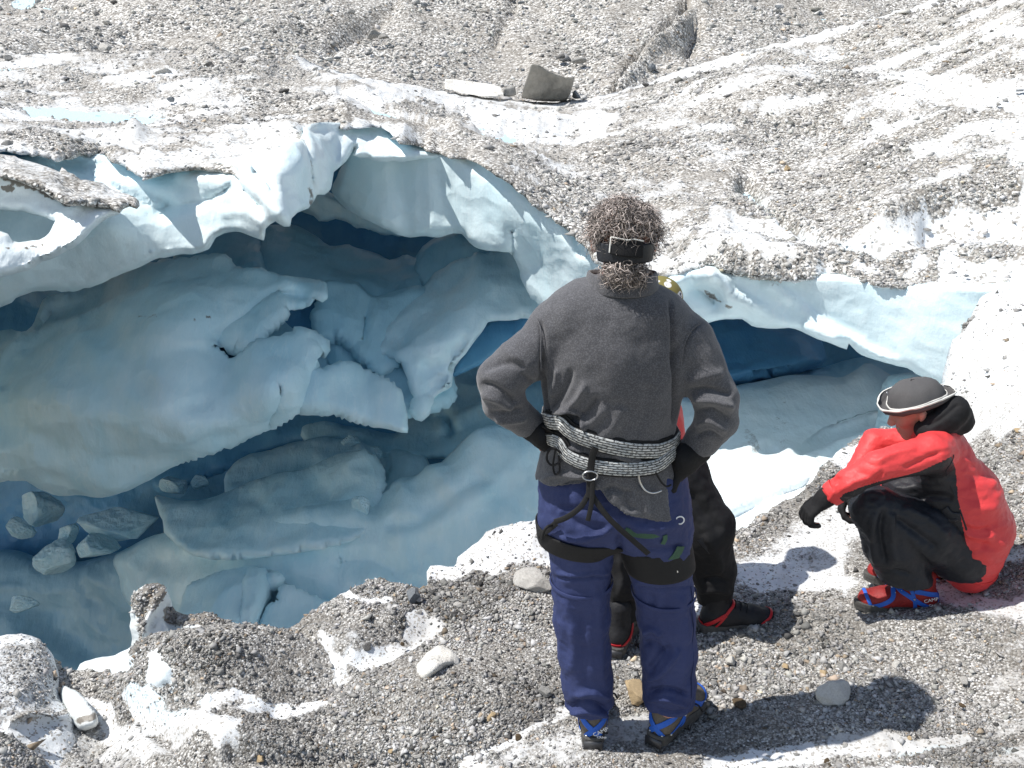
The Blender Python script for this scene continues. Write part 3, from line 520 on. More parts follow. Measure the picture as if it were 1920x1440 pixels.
for out_, t_ in (([(384, 646), (440, 610), (520, 570), (580, 560), (650, 566), (640, 600), (590, 640), (520, 660), (430, 690)], 11.3),
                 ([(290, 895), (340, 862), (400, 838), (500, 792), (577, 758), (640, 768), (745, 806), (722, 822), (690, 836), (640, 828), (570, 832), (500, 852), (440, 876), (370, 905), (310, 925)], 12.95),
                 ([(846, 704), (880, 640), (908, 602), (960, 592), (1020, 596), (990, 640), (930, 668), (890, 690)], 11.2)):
    ice('recess_shade', out_, [(out_[0][0], out_[0][1], t_), (out_[3][0], out_[3][1], t_ + .2), (out_[6][0], out_[6][1], t_ - .05)], m='ice_deep', edge_w=12, edge_r=.1, thick=.6)  # dark sheets behind the openings, painted in place of their shade
# rubble-like blocks and ribbons on the floor
ice('ice_mass', [(440, 868), (470, 850), (500, 845), (540, 832), (570, 825), (605, 818), (640, 822), (668, 823), (690, 835), (720, 838), (760, 845), (800, 856), (806, 870), (840, 890), (760, 960), (560, 960), (440, 945), (420, 900)], back=1.6, ctrl=[(440, 870, 11.2), (600, 820, 11.3), (800, 860, 10.8), (700, 930, 10.4), (450, 910, 10.8)],
    strokes=[([(720, 840), (716, 905)], 6, .5), ([(600, 850), (680, 840)], 20, -.2), ([(760, 860), (750, 930)], 18, -.2)], edge_r=.12)
ice('ice_mass', [(289, 932), (294, 927), (320, 934), (350, 938), (385, 936), (430, 920), (470, 903), (520, 887), (548, 883), (580, 876), (620, 856), (650, 847), (680, 845), (706, 856), (716, 870), (722, 900), (700, 990), (600, 1030), (400, 1050), (318, 1010), (304, 975), (296, 955)], back=1.2, ctrl=[(290, 932, 10.9), (450, 915, 10.8), (660, 850, 10.6), (320, 985, 10.2), (500, 950, 10.2), (700, 920, 10.1)], edge_r=.12, strokes=[([(310, 960), (450, 940), (600, 900)], 20, -.12), ([(470, 920), (500, 960)], 10, .1), ([(580, 890), (620, 930)], 14, .12)],
    dirt=[([(690, 870), (680, 905)], 10, .2, 'l')])
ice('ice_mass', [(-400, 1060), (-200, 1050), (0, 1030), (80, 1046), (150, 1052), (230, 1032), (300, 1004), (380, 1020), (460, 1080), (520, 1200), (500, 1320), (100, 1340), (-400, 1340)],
    [(-300, 1000, 13.2), (0, 1030, 12.4), (100, 1100, 12.0), (230, 1200, 11.3), (300, 1000, 10.9), (850, 850, 8.9), (1000, 790, 9.1), (1200, 800, 9.1), (0, 1250, 11.6), (330, 1150, 10.6), (500, 1100, 10.2), (800, 1000, 8.4), (1000, 900, 8.4), (1200, 950, 7.8), (600, 1250, 8.4), (900, 1150, 7.9)], step=7, edge_w=44, edge_r=.7, thick=1.4, m='ice_shade',  # left floor piece, its shadow put into a darker ice colour
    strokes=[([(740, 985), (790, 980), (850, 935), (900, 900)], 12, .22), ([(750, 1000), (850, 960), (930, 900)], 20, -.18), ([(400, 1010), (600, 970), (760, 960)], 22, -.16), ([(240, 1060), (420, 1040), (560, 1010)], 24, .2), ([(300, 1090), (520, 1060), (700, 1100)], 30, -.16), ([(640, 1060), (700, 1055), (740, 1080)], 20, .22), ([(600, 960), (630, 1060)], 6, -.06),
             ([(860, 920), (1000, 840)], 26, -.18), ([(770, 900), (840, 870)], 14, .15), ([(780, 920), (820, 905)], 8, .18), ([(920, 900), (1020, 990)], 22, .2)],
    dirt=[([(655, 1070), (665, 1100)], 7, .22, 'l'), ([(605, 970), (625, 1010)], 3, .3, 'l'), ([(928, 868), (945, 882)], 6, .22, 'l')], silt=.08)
ice('ice_mass', [(262, 1160), (232, 1120), (222, 1080), (212, 1050), (230, 1032), (300, 1000), (400, 985), (480, 967), (540, 943), (600, 938), (650, 932), (672, 925), (700, 940), (740, 900), (780, 890), (806, 870), (826, 867), (850, 843), (880, 815), (900, 803), (930, 796), (970, 787), (1010, 775), (1100, 770), (1300, 800), (1300, 1200), (900, 1250), (500, 1320), (380, 1320), (300, 1240)],
    [(-300, 1000, 12.6), (0, 1030, 11.8), (100, 1100, 11.4), (230, 1200, 10.4), (300, 1000, 9.8), (600, 940, 8.9), (850, 850, 8.9), (1000, 790, 9.1), (1200, 800, 9.1), (0, 1250, 11.6), (330, 1150, 9.3), (600, 1050, 8.6), (800, 1000, 8.4), (1000, 900, 8.4), (1200, 950, 7.8), (600, 1250, 8.4), (900, 1150, 7.9)], step=7, edge_w=44, edge_r=.7, thick=2.2,
    strokes=[([(740, 985), (790, 980), (850, 935), (900, 900)], 12, .22), ([(750, 1000), (850, 960), (930, 900)], 20, -.18), ([(400, 1010), (600, 970), (760, 960)], 22, -.16), ([(240, 1060), (420, 1040), (560, 1010)], 24, .2), ([(300, 1090), (520, 1060), (700, 1100)], 30, -.16), ([(640, 1060), (700, 1055), (740, 1080)], 20, .22), ([(600, 960), (630, 1060)], 6, -.06),
             ([(860, 920), (1000, 840)], 26, -.18), ([(770, 900), (840, 870)], 14, .15), ([(780, 920), (820, 905)], 8, .18), ([(920, 900), (1020, 990)], 22, .2)],
    dirt=[([(655, 1070), (665, 1100)], 7, .22, 'l'), ([(605, 970), (625, 1010)], 3, .3, 'l'), ([(928, 868), (945, 882)], 6, .22, 'l')], silt=.08)
ice('ice_block', [(340, 1130), (345, 1110), (362, 1095), (400, 1080), (440, 1068), (475, 1064), (505, 1072), (525, 1085), (530, 1098), (510, 1102), (502, 1115), (497, 1130), (494, 1160), (488, 1200), (400, 1230), (335, 1180)],
    [(340, 1130, 8.0), (475, 1066, 8.4), (527, 1090, 8.2), (420, 1150, 7.6), (490, 1180, 7.7)], edge_w=14, edge_r=.14, strokes=[([(480, 1072), (462, 1180)], 8, -.14), ([(500, 1090), (480, 1180)], 8, .18)], step=5, lab='large rounded ice block below the ledge with a dark cavity on its right', cat='ice block', kind='thing')
ice('ice_block', [(490, 1175), (503, 1142), (525, 1128), (527, 1103), (545, 1104), (570, 1112), (592, 1120), (610, 1130), (640, 1140), (610, 1200), (500, 1210)], [(500, 1150, 7.9), (530, 1104, 8.1), (600, 1125, 8.0), (540, 1200, 7.6)], edge_w=8, edge_r=.08, step=5, lab='smaller wedge-shaped ice block right of the dark cavity below the ledge', cat='ice block', kind='thing')
ice('ice_mass', [(140, 1262), (150, 1245), (180, 1234), (215, 1228), (240, 1216), (262, 1205), (300, 1230), (260, 1300), (150, 1290)], [(150, 1250, 4.6), (240, 1220, 4.5), (220, 1290, 4.3)], m='ice_white', edge_w=12, edge_r=.12, thick=.5, step=5)
# right-hand part of the pit
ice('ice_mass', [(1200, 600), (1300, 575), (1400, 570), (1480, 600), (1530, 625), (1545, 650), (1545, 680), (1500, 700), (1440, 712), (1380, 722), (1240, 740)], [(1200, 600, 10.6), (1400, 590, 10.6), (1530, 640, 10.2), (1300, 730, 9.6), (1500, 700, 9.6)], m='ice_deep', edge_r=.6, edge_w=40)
ice('ice_mass', [(1430, 722), (1480, 700), (1540, 690), (1600, 672), (1650, 668), (1720, 680), (1790, 700), (1790, 800), (1700, 830), (1500, 760)], [(1480, 700, 9.0), (1600, 672, 9.0), (1720, 690, 8.4), (1600, 780, 8.0)], edge_w=30, edge_r=.4, m='ice')
ice('ice_mass', [(1220, 760), (1300, 735), (1380, 722), (1420, 716), (1460, 706), (1500, 703), (1545, 705), (1580, 706), (1610, 690), (1622, 680), (1650, 690), (1700, 720), (1800, 760), (1750, 900), (1560, 1080), (1220, 1120)],
    [(1250, 760, 8.7), (1380, 722, 8.6), (1500, 703, 8.5), (1620, 682, 8.2), (1760, 760, 7.4), (1400, 820, 7.6), (1550, 800, 7.5), (1360, 900, 7.0), (1500, 880, 6.8), (1400, 1000, 6.4), (1550, 1000, 6.0)], step=6, edge_w=14, edge_r=.2, m='ice_white',
    strokes=[([(1500, 850), (1560, 800), (1640, 780)], 10, .25), ([(1510, 870), (1570, 820), (1650, 800)], 16, -.16), ([(1340, 900), (1400, 860), (1450, 840)], 16, .22), ([(1360, 870), (1430, 820)], 20, -.18), ([(1350, 960), (1420, 920), (1500, 900)], 10, -.2), ([(1360, 985), (1500, 920)], 14, .2), ([(1400, 740), (1480, 760)], 20, .12)],
    dirt=[([(1465, 790), (1468, 850), (1470, 900)], 16, .36, 'l'), ([(1400, 800), (1420, 840)], 14, .45, 'l'), ([(1440, 735), (1470, 752)], 6, .4, 'l'), ([(1320, 850), (1340, 900)], 18, .4, 'l'), ([(1400, 895), (1430, 905)], 12, .45, 'l')], silt=.12)
ice('ice_block', [(1640, 800), (1645, 780), (1648, 760), (1655, 720), (1665, 705), (1690, 700), (1730, 700), (1780, 720), (1780, 820), (1700, 850), (1645, 830)], [(1650, 780, 6.9), (1670, 706, 7.3), (1780, 740, 6.7), (1700, 830, 6.4)], edge_w=18, edge_r=.25, step=5, m='ice_lip', lab='pale blue ice block behind the hat of the squatting person', cat='ice block', kind='thing')
# ---- blocks standing on the near ledge
def dob(name, out, ctrl, lab, cat, mname, dirt, **k):
    dep = rbf(ctrl, 1e-3); dj = paint(0.0, dirt)
    o, g = relief(name, out, dep, 4 * (1.6 if FAST else 1), M[mname], attrs=lambda px, py, V, d: dict(dirt=dj(px, py, V), silt=np.full(len(px), k.get('silt', .2)), blue=np.zeros(len(px))),
           edge_w=k.get('edge_w', 30), edge_r=k.get('edge_r', .12), thick=k.get('thick', .35), strokes=k.get('strokes', ()), amp=k.get('amp', [(.02, .25, 3), (.006, .05, 3)]), jitter=k.get('jitter', 3), curl=8)
    tag(o, lab, cat); return o, g
_, gB1 = dob('ice_hummock', [(-160, 1500), (-140, 1280), (-60, 1205), (0, 1193), (30, 1189), (58, 1192), (82, 1206), (98, 1228), (108, 1255), (113, 1280), (116, 1305), (132, 1335), (140, 1365), (146, 1400), (150, 1440), (140, 1500)],
    tz([(-140, 1300, -.02), (30, 1195, -.02), (80, 1210, -.04), (110, 1290, -.14), (40, 1300, -.03), (145, 1400, -.17), (50, 1400, -.10), (-100, 1480, -.1), (140, 1500, -.18)]),
    'rounded white ice hummock speckled with grit at the lower left edge', 'ice hummock', 'ground', [([(-20, 1230), (60, 1215), (100, 1300), (90, 1330), (0, 1350), (-100, 1300)], 20, .52, 'p'), ([(20, 1350), (60, 1332), (130, 1340)], 6, .85, 'l'), ([(-100, 1400), (60, 1380), (90, 1440)], 20, .12, 'p')], silt=.05, strokes=[([(20, 1352), (60, 1334), (130, 1345)], 7, -.05)])
_, gB2 = dob('gravel_mound', [(-120, 1520), (-120, 1380), (-20, 1372), (20, 1378), (50, 1400), (72, 1415), (88, 1435), (100, 1520)], tz([(-120, 1380, .02), (20, 1380, .0), (90, 1440, -.07), (0, 1500, .0)]),
    'brown gravel mound in the bottom left corner', 'gravel mound', 'ground', [([(-150, 1360), (150, 1360), (150, 1540), (-150, 1540)], 10, .95, 'p')], edge_r=.10)
_, gB3 = dob('ice_fin', [(248, 1255), (246, 1200), (244, 1160), (246, 1128), (252, 1112), (262, 1102), (275, 1095), (295, 1092), (308, 1097), (316, 1115), (322, 1135), (330, 1146), (345, 1150), (370, 1150), (400, 1150), (410, 1158), (425, 1164), (440, 1175), (450, 1210), (380, 1270), (255, 1275)],
    [(246, 1200, 4.02), (250, 1115, 4.06), (300, 1094, 4.12), (320, 1135, 4.15), (410, 1160, 4.10), (450, 1200, 4.05), (280, 1200, 3.98), (350, 1200, 4.05), (260, 1270, 4.0)],
    'upright shaded ice fin capped with dark grit behind the gravel mound', 'ice fin', 'ice_white', [([(250, 1125), (280, 1098), (305, 1100), (300, 1120), (270, 1150), (258, 1200), (250, 1240)], 9, .95, 'l'), ([(250, 1130), (310, 1100), (290, 1130), (260, 1150)], 6, .95, 'p'), ([(330, 1150), (380, 1160), (420, 1172)], 22, .9, 'l'), ([(290, 1170), (330, 1200)], 20, .35, 'l')], edge_w=16, edge_r=.09,
    strokes=[([(270, 1240), (268, 1180), (290, 1130), (312, 1105)], 6, -.07), ([(320, 1140), (330, 1200)], 10, .05)], silt=.5)
_, gB4 = dob('ice_bulge', [(243, 1256), (240, 1240), (246, 1222), (262, 1208), (300, 1210), (340, 1222), (370, 1245), (385, 1265), (400, 1300), (395, 1330), (345, 1330), (310, 1318), (280, 1320), (262, 1308), (248, 1285)],
    tz([(242, 1240, -.04), (262, 1210, .05), (340, 1225, .06), (300, 1260, .06), (390, 1310, .03), (280, 1318, -.07), (330, 1300, .0), (250, 1285, -.06)]),
    'smooth white rounded ice face under the rim of the big gravel mound', 'ice bulge', 'ice_white', [([(246, 1222), (262, 1209), (300, 1211), (345, 1225), (385, 1270)], 9, .8, 'l')], edge_w=16, edge_r=.05, silt=.0, amp=[(.02, .2, 4), (.006, .04, 3)])
_, gB5 = dob('ice_cup', [(112, 1300), (116, 1285), (135, 1290), (155, 1305), (172, 1325), (185, 1345), (180, 1362), (160, 1370), (140, 1362), (132, 1340), (118, 1320)], tz([(112, 1300, -.15), (185, 1350, -.14), (150, 1365, -.17), (140, 1300, -.11)]),
    'small grey shaded ice lump right of the white hummock', 'ice lump', 'ice_white', [([(150, 1350), (180, 1345)], 9, .7, 'l')], edge_w=14, edge_r=.06, silt=.5)
# ------------------------------------------------------------------ gravel (stuff) and single stones
def ico(sub):
    p = (1 + 5 ** .5) / 2
    V = np.array([(-1, p, 0), (1, p, 0), (-1, -p, 0), (1, -p, 0), (0, -1, p), (0, 1, p), (0, -1, -p), (0, 1, -p), (p, 0, -1), (p, 0, 1), (-p, 0, -1), (-p, 0, 1)], float)
    F = np.array([(0, 11, 5), (0, 5, 1), (0, 1, 7), (0, 7, 10), (0, 10, 11), (1, 5, 9), (5, 11, 4), (11, 10, 2), (10, 7, 6), (7, 1, 8), (3, 9, 4), (3, 4, 2), (3, 2, 6), (3, 6, 8), (3, 8, 9), (4, 9, 5), (2, 4, 11), (6, 2, 10), (8, 6, 7), (9, 8, 1)])
    V /= np.linalg.norm(V, axis=1)[:, None]
    for _ in range(sub):
        ed = {}; V = list(V); F2 = []
        def mid(a, b):
            k = (min(a, b), max(a, b))
            if k not in ed: m = V[a] + V[b]; V.append(m / np.linalg.norm(m)); ed[k] = len(V) - 1
            return ed[k]
        for a, b, c in F:
            ab, bc, ca = mid(a, b), mid(b, c), mid(c, a); F2 += [(a, ab, ca), (ab, b, bc), (ca, bc, c), (ab, bc, ca)]
        V = np.array(V); F = np.array(F2)
    return np.array(V), np.array(F)
ICO0, ICO2, ICO3 = ico(0), ico(2), ico(3)
OCT = (np.array([(1, 0, 0), (-1, 0, 0), (0, 1, 0), (0, -1, 0), (0, 0, 1), (0, 0, -1)], float), np.array([(0, 2, 4), (2, 1, 4), (1, 3, 4), (3, 0, 4), (2, 0, 5), (1, 2, 5), (3, 1, 5), (0, 3, 5)]))
def tones(n, warm=.15, mean=.38):
    g = np.clip(rng.normal(mean, .15, n), .09, .82); c = np.c_[g, g * rng.uniform(.965, .995, n), g * rng.uniform(.91, .98, n)]
    k = rng.random(n) < warm; c[k] *= [1.12, .93, .74]
    k = rng.random(n) < .16; c[k] = c[k] * .4 + .42
    return np.clip(c, .04, .8)
def gravel(name, g, n, med, spread, wfun, flat=.55, lab=None, group=None, mean=.38):
    """many small jagged stones pressed into a surface; size in photo pixels"""
    V, F, px, py, at = g['V'], g['F'], g['px'], g['py'], g['at']
    if FAST: n = n // 3
    P2 = np.c_[px, py]; a, b, c = P2[F[:, 0]], P2[F[:, 1]], P2[F[:, 2]]
    ar = .5 * np.abs((b[:, 0] - a[:, 0]) * (c[:, 1] - a[:, 1]) - (b[:, 1] - a[:, 1]) * (c[:, 0] - a[:, 0]))
    cc = (a + b + c) / 3; vis = (cc[:, 0] > -60) & (cc[:, 0] < 1980) & (cc[:, 1] > -40) & (cc[:, 1] < 1480)
    w = ar * vis * wfun(at['dirt'][F].mean(1), cc); bare = fbm(V[F[:, 0]] * (1.7 if V[F[:, 0], 1].mean() < 6 else .45) + 31, 4); w = w * (.18 + smooth(bare, -.35, .25)); w /= w.sum()
    f = rng.choice(len(F), n, p=w); r1 = np.sqrt(rng.random(n)); r2 = rng.random(n)
    P = V[F[f, 0]] * (1 - r1)[:, None] + V[F[f, 1]] * (r1 * (1 - r2))[:, None] + V[F[f, 2]] * (r1 * r2)[:, None]
    N = vnormals(V, F)[F[f, 0]]
    patch_tone = 1 - .42 * smooth(fbm(P * (2.2 if P[:, 1].mean() < 6 else .6), 4), .05, .45)  # stones get darker in random patches
    dist = (P - CAM)[:, 1] * CP - (P - CAM)[:, 2] * SP
    r = np.clip(rng.lognormal(math.log(med), spread, n), med * .4, med * 5) * .5 * dist / FPX
    I, J = OCT; k = len(I)
    D = (I[None] + rng.normal(0, .26, (n, k, 3))) * rng.uniform(.75, 1.35, (n, k))[:, :, None] * r[:, None, None]
    D *= np.stack([rng.uniform(.85, 1.4, n), rng.uniform(.7, 1.1, n), rng.uniform(flat * .7, flat * 1.5, n)], -1)[:, None]
    an = rng.uniform(0, 6.28, n); ti = rng.normal(0, .45, n); ca, sa, ct, st = np.cos(an), np.sin(an), np.cos(ti), np.sin(ti)
    x, y, z = D[..., 0], D[..., 1], D[..., 2]
    y, z = y * ct[:, None] - z * st[:, None], y * st[:, None] + z * ct[:, None]
    x, y = x * ca[:, None] - y * sa[:, None], x * sa[:, None] + y * ca[:, None]
    W = np.stack([x, y, z], -1) + (P + N * (r * .15)[:, None])[:, None]
    Fs = (J[None] + (np.arange(n) * k)[:, None, None]).reshape(-1, 3)
    col = np.repeat(tones(n, .08 if mean < .45 else .02, mean) * patch_tone[:, None], k, 0)
    o = mesh(name, W.reshape(-1, 3), Fs, M['gravel'], False, dict(tone=col))
    tag(o, lab, 'gravel', group, 'stuff'); return o
gravel('gravel', gG, 78000, 3.4, .52, lambda d, c: .04 + smooth(d, .4, .85), lab='fine brown gravel covering the near icy ledge under the three people')
gravel('gravel', gG, 1300, 9.5, .35, lambda d, c: .02 + smooth(d, .5, .9) * (.3 + (np.hypot(c[:, 0] - 1450, (c[:, 1] - 1230) * 2) < 260) * 1.0), lab='coarser pebbles sprinkled over the near gravel ledge')
gravel('grit', gB1, 900, 4.0, .4, lambda d, c: .1 + smooth(d, .4, .9), lab='grit stuck to the white ice hummock')
gravel('grit', gB2, 2600, 5.0, .5, lambda d, c: .3 + d * 0, lab='gravel coating the mound in the bottom left corner')
gravel('grit', gB3, 1300, 4.0, .4, lambda d, c: smooth(d, .4, .9), lab='dark grit capping the upright ice fin')
gravel('gravel', gT, 42000, 3.0, .55, lambda d, c: .05 + smooth(d, .38, .85), mean=.54, lab='grey gravel scattered over the far glacier surface')
gravel('gravel', gT, 1700, 8.0, .35, lambda d, c: .05 + smooth(d, .4, .9), flat=.45, mean=.54, lab='larger flat slivers of rock on the far glacier surface')
gravel('rubble', gMo, 34000, 3.2, .5, lambda d, c: .5 + d * 0, flat=.7, mean=.56, lab='grey rubble covering the moraine slope beyond the glacier')
gravel('rubble', gMo, 900, 9.5, .3, lambda d, c: .5 + d * 0, flat=.6, mean=.56, lab='scattered bigger boulders in the rubble of the moraine slope')
# ---- single stones
def stone_mesh(name, seed, cuts=9, amp=.10, sub=None):
    r = np.random.default_rng(seed); V, F = ICO3 if sub is None else sub; V = V.copy()
    for _ in range(cuts):
        n = r.normal(size=3); n /= np.linalg.norm(n); h = r.uniform(.45, .8); dd = V @ n - h; V -= np.maximum(dd, 0)[:, None] * n * .97
    V *= (1 + amp * fbm(V * 1.7 + seed, 4))[:, None]
    return V, F
def mat_rock(name, c, c2=None):
    n = NT(name); c2 = c2 or tuple(x * .55 for x in c)
    k = n.mix(n.ramp(n.noise(7, 7, .7), [(.38, 0.0), (.66, 1.0)]), c, c2)
    k = n.mix(n.ramp(n.noise(45, 4, .7), [(.55, 0.0), (.7, .6)]), k, (.12, .11, .10))
    return n.out(k, .85, n.bump(n.noise(18, 8, .7), .6, .03), Specular_IOR_Level=.25)
M['rock_grey'] = mat_rock('grey_rock', (.40, .39, .37)); M['rock_dark'] = mat_rock('dark_rock', (.17, .165, .16)); M['rock_pale'] = mat_rock('pale_rock', (.62, .60, .56), (.42, .40, .37))
M['rock_white'] = mat_rock('white_rock', (.80, .78, .73), (.66, .63, .57)); M['rock_tan'] = mat_rock('tan_rock', (.62, .47, .28), (.48, .36, .22)); M['rock_slate'] = mat_rock('slate_rock', (.26, .28, .30)); M['rock_brown'] = mat_rock('brown_rock', (.17, .12, .07))
def place(o, g, px, py, w, h=None, rot=0., tilt=0., sink=.35, depth=None):
    i = np.argmin((g['px'] - px) ** 2 + (g['py'] - py) ** 2); P = g['V'][i]; t = (P - CAM)[1] * CP - (P - CAM)[2] * SP
    P = pix(px, py, t); s = w * .5 * t / FPX; sh = (h or w * .6) * .5 * t / FPX
    o.location = (P[0], P[1] + 0.0, P[2] + sh * (1 - sink)); o.scale = (s, depth * s if depth else s * .8, sh); o.rotation_euler = (tilt, tilt * .6, rot)
    return o
def stone(px, py, w, h, g, m, lab, seed, rot=0., tilt=0., amp=.10, cuts=9, depth=None, name='rock', cat='rock', sink=.3):
    V, F = stone_mesh(name, seed, cuts, amp); o = mesh(name, V, F, M['rock_' + m] if isinstance(m, str) else m, w < 14)
    tag(o, lab, cat); place(o, g, px, py + h * .25, w * 1.12, h * 1.12, rot, tilt, sink, depth); return o
ST = [  # px, py, w, h, surface, material, label
    (820, 1243, 88, 62, 'G', 'pale', 'large white-topped block with a dark underside on the gravel left of the standing man'),
    (1192, 1300, 62, 36, 'G', 'tan', 'orange tan stone between the boots of the standing man'), (1560, 1300, 62, 46, 'G', 'white', 'pale angular rock at the edge of the long shadow'),
    (1002, 1098, 82, 40, 'G', 'pale', 'flat pale rock half hidden behind the standing man'), (775, 1120, 34, 28, 'G', 'slate', 'bluish rounded stone on the rim of the pit'),
    (1022, 1300, 26, 20, 'G', 'grey', 'round grey stone left of the standing man'), (922, 1348, 24, 18, 'G', 'tan', 'small yellow pebble on the gravel in the middle'), (1678, 1250, 20, 22, 'G', 'white', 'small upright white pebble below the squatting person'),
    (1310, 1297, 24, 18, 'G', 'pale', 'white pebble beside the right knee of the navy trousers'), (545, 1215, 14, 10, 'G', 'tan', 'tiny orange pebble on the big gravel mound'), (1368, 1240, 24, 20, 'G', 'white', 'white pebble, largest of the cluster in front of the middle man'),
    (1385, 1222, 16, 12, 'G', 'pale', 'white pebble above the largest of the cluster in front of the middle man'), (1408, 1240, 14, 12, 'G', 'pale', 'small white pebble right of the largest in the cluster in front of the middle man'), (1580, 1252, 18, 14, 'G', 'grey', 'grey pebble between the shadow and the squatting person'),
    (595, 1250, 24, 14, 'G', 'grey', 'dark-shadowed stone on the small mound beside the white melt channel'), (690, 1212, 20, 12, 'G', 'dark', 'dark chip on the small gravel mound near the pit rim'), (860, 1135, 20, 12, 'G', 'pale', 'reddish white pebble near the white snow lip'),
    (1385, 1318, 30, 10, 'G', 'brown', 'thin brown sliver lying just above the long shadow'), (950, 309, 22, 18, 'T', 'pale', 'pale upright stone on the rim above the middle arch'), (198, 90, 26, 15, 'T', 'pale', 'white boulder on the skyline at the upper left'),
    (307, 142, 34, 24, 'T', 'pale', 'bright white boulder on the far ice left of centre'), (394, 124, 22, 12, 'T', 'dark', 'dark rock beside the grit cone on the far ice'), (532, 172, 24, 12, 'T', 'dark', 'dark flat rock below the second grit cone'), (322, 188, 18, 9, 'T', 'slate', 'small slate rock in the middle of the left glacier surface'),
    (16, 112, 18, 14, 'T', 'grey', 'grey rock at the left edge just below the skyline'), (14, 272, 26, 13, 'T', 'grey', 'rounded grey stone at the left edge above the tongue of ice'), (271, 282, 20, 14, 'T', 'brown', 'brown stone in the snow above the left rim'),
    (220, 258, 20, 12, 'T', 'pale', 'pale cream stone in the small dark grit pile'), (187, 260, 22, 12, 'T', 'pale', 'white stone left of the small dark grit pile'), (312, 279, 26, 12, 'T', 'pale', 'white stone right of the brown stone'), (265, 307, 18, 8, 'T', 'slate', 'dark slate sliver on the brink of the left rim'),
    (740, 200, 26, 14, 'T', 'pale', 'pale flat stone on the ridge left of the big slab'), (823, 232, 20, 12, 'T', 'grey', 'grey stone below the white flat slab'), (1080, 182, 22, 18, 'T', 'slate', 'blue-grey boulder at the right foot of the big slab'),
    (1370, 155, 44, 16, 'T', 'grey', 'long flat grey rock on the right-hand slope of the glacier'), (1245, 186, 26, 12, 'T', 'pale', 'pale flat rock right of the snow patch beside the big slab'), (1285, 198, 22, 12, 'T', 'pale', 'pale flat rock next to another on the right-hand slope'),
    (1770, 40, 28, 14, 'T', 'pale', 'pale boulder high on the right-hand ridge'), (1410, 215, 20, 10, 'T', 'grey', 'grey rock in the middle of the gravel on the right-hand slope'), (1222, 297, 26, 16, 'T', 'pale', 'white angular stone above the head of the standing man'), (1475, 318, 16, 12, 'T', 'tan', 'orange tan stone on the right gravel field'),
    (1635, 318, 18, 9, 'T', 'slate', 'dark slate chip on the right gravel field'), (1912, 348, 26, 12, 'T', 'dark', 'dark rock cut by the right edge of the picture'), (1264, 485, 28, 16, 'T', 'pale', 'white stone just right of the headband of the standing man'), (1212, 160, 16, 8, 'T', 'dark', 'dark sliver on the skyline right of the big slab'),
    (1222, 130, 20, 16, 'M', 'slate', 'dark blue-grey boulder on the moraine beside the gully'), (700, 68, 26, 16, 'M', 'grey', 'grey boulder on the moraine above the ridge'), (720, 70, 22, 12, 'M', 'grey', 'dark-sided boulder on the moraine left of the long slab'), (215, 5, 14, 8, 'M', 'dark', 'dark boulder at the top edge of the moraine, left'), (516, 60, 12, 8, 'M', 'dark', 'small dark boulder in the middle of the left moraine slope'),
    (1052, 108, 20, 9, 'M', 'dark', 'dark flat boulder on the moraine above the big slab'), (1085, 115, 28, 12, 'M', 'grey', 'grey flat boulder on the moraine right above the big slab'), (872, 122, 12, 8, 'M', 'slate', 'small slate boulder on the moraine left above the big slab'), (180, 90, 10, 6, 'M', 'slate', 'slate boulder on the moraine beside the white skyline boulder'),
    (660, 24, 18, 9, 'M', 'grey', 'grey boulder at the top of the moraine, left of centre'), (795, 10, 14, 9, 'M', 'slate', 'slate boulder at the top edge above the centre')]
SURF = dict(G=gG, T=gT, M=gMo)
for k, (x, y, w, h, s, m, lab) in enumerate(ST):
    if k == 0: continue
    stone(x, y, w, h, SURF[s], m, lab, 40 + k, rot=(k * 1.7) % 3, tilt=((k * .37) % .5) - .25)
# plain stones that repeat: prototypes, then copies
def scatter(spec, g, n, px0, px1, py0, py1, smin, smax, lab, group, mats, cond, gap):
    protos = []
    for q in range(5):
        V, F = stone_mesh('rock', 300 + q + int(px0) + int(py0), 8, .12, ICO2)
        for m in mats: protos.append(mesh('rock', V, F, M['rock_' + m], True, link=False))
    done = []; tries = 0
    while len(done) < n and tries < 20000:
        tries += 1; x = rng.uniform(px0, px1); y = rng.uniform(py0, py1)
        if not cond(x, y) or any(abs(x - a) < gap and abs(y - b) < gap * .7 for a, b in done): continue
        done.append((x, y)); w = smin + (smax - smin) * rng.random() ** 2.2
        if len(done) == 1: first = bpy.data.objects.new('rock', protos[0]); o = first
        else: o = first.copy(); o.data = protos[int(rng.integers(len(protos)))]
        scene.collection.objects.link(o); tag(o, lab, 'rock', group)
        place(o, g, x, y, w, w * rng.uniform(.35, .7), rng.uniform(0, 3), rng.normal(0, .2), .35)
yT = lambda x: np.interp(x, [0, 340, 560, 700, 830, 1000, 1125, 1250, 1400, 1560, 1740, 1920], [100, 90, 106, 148, 170, 190, 178, 140, 95, 55, 2, -75])
yL = lambda x: np.interp(x, [0, 110, 260, 440, 560, 720, 800, 885, 1000, 1100, 1240, 1500, 1920], [285, 300, 325, 325, 240, 240, 280, 300, 385, 470, 520, 520, 530])
scatter(0, gT, 85, 5, 1915, 60, 520, 9, 20, 'small grey or whitish stone lying among others on the far glacier surface', 'small stones on the far glacier surface', ['grey', 'pale', 'slate', 'dark'], lambda x, y: yT(x) + 6 < y < yL(x) - 8, 26)
scatter(0, gMo, 60, 5, 1700, 3, 180, 8, 18, 'small grey boulder lying among others on the moraine slope', 'small boulders on the moraine slope', ['grey', 'slate', 'pale'], lambda x, y: y < yT(x) - 8, 26)
yG = lambda x: np.interp(x, [0, 110, 240, 300, 560, 710, 800, 860, 1000, 1350, 1500, 1650, 1780, 1900], [1230, 1330, 1300, 1200, 1190, 1110, 1110, 1080, 1000, 1020, 950, 850, 780, 600])
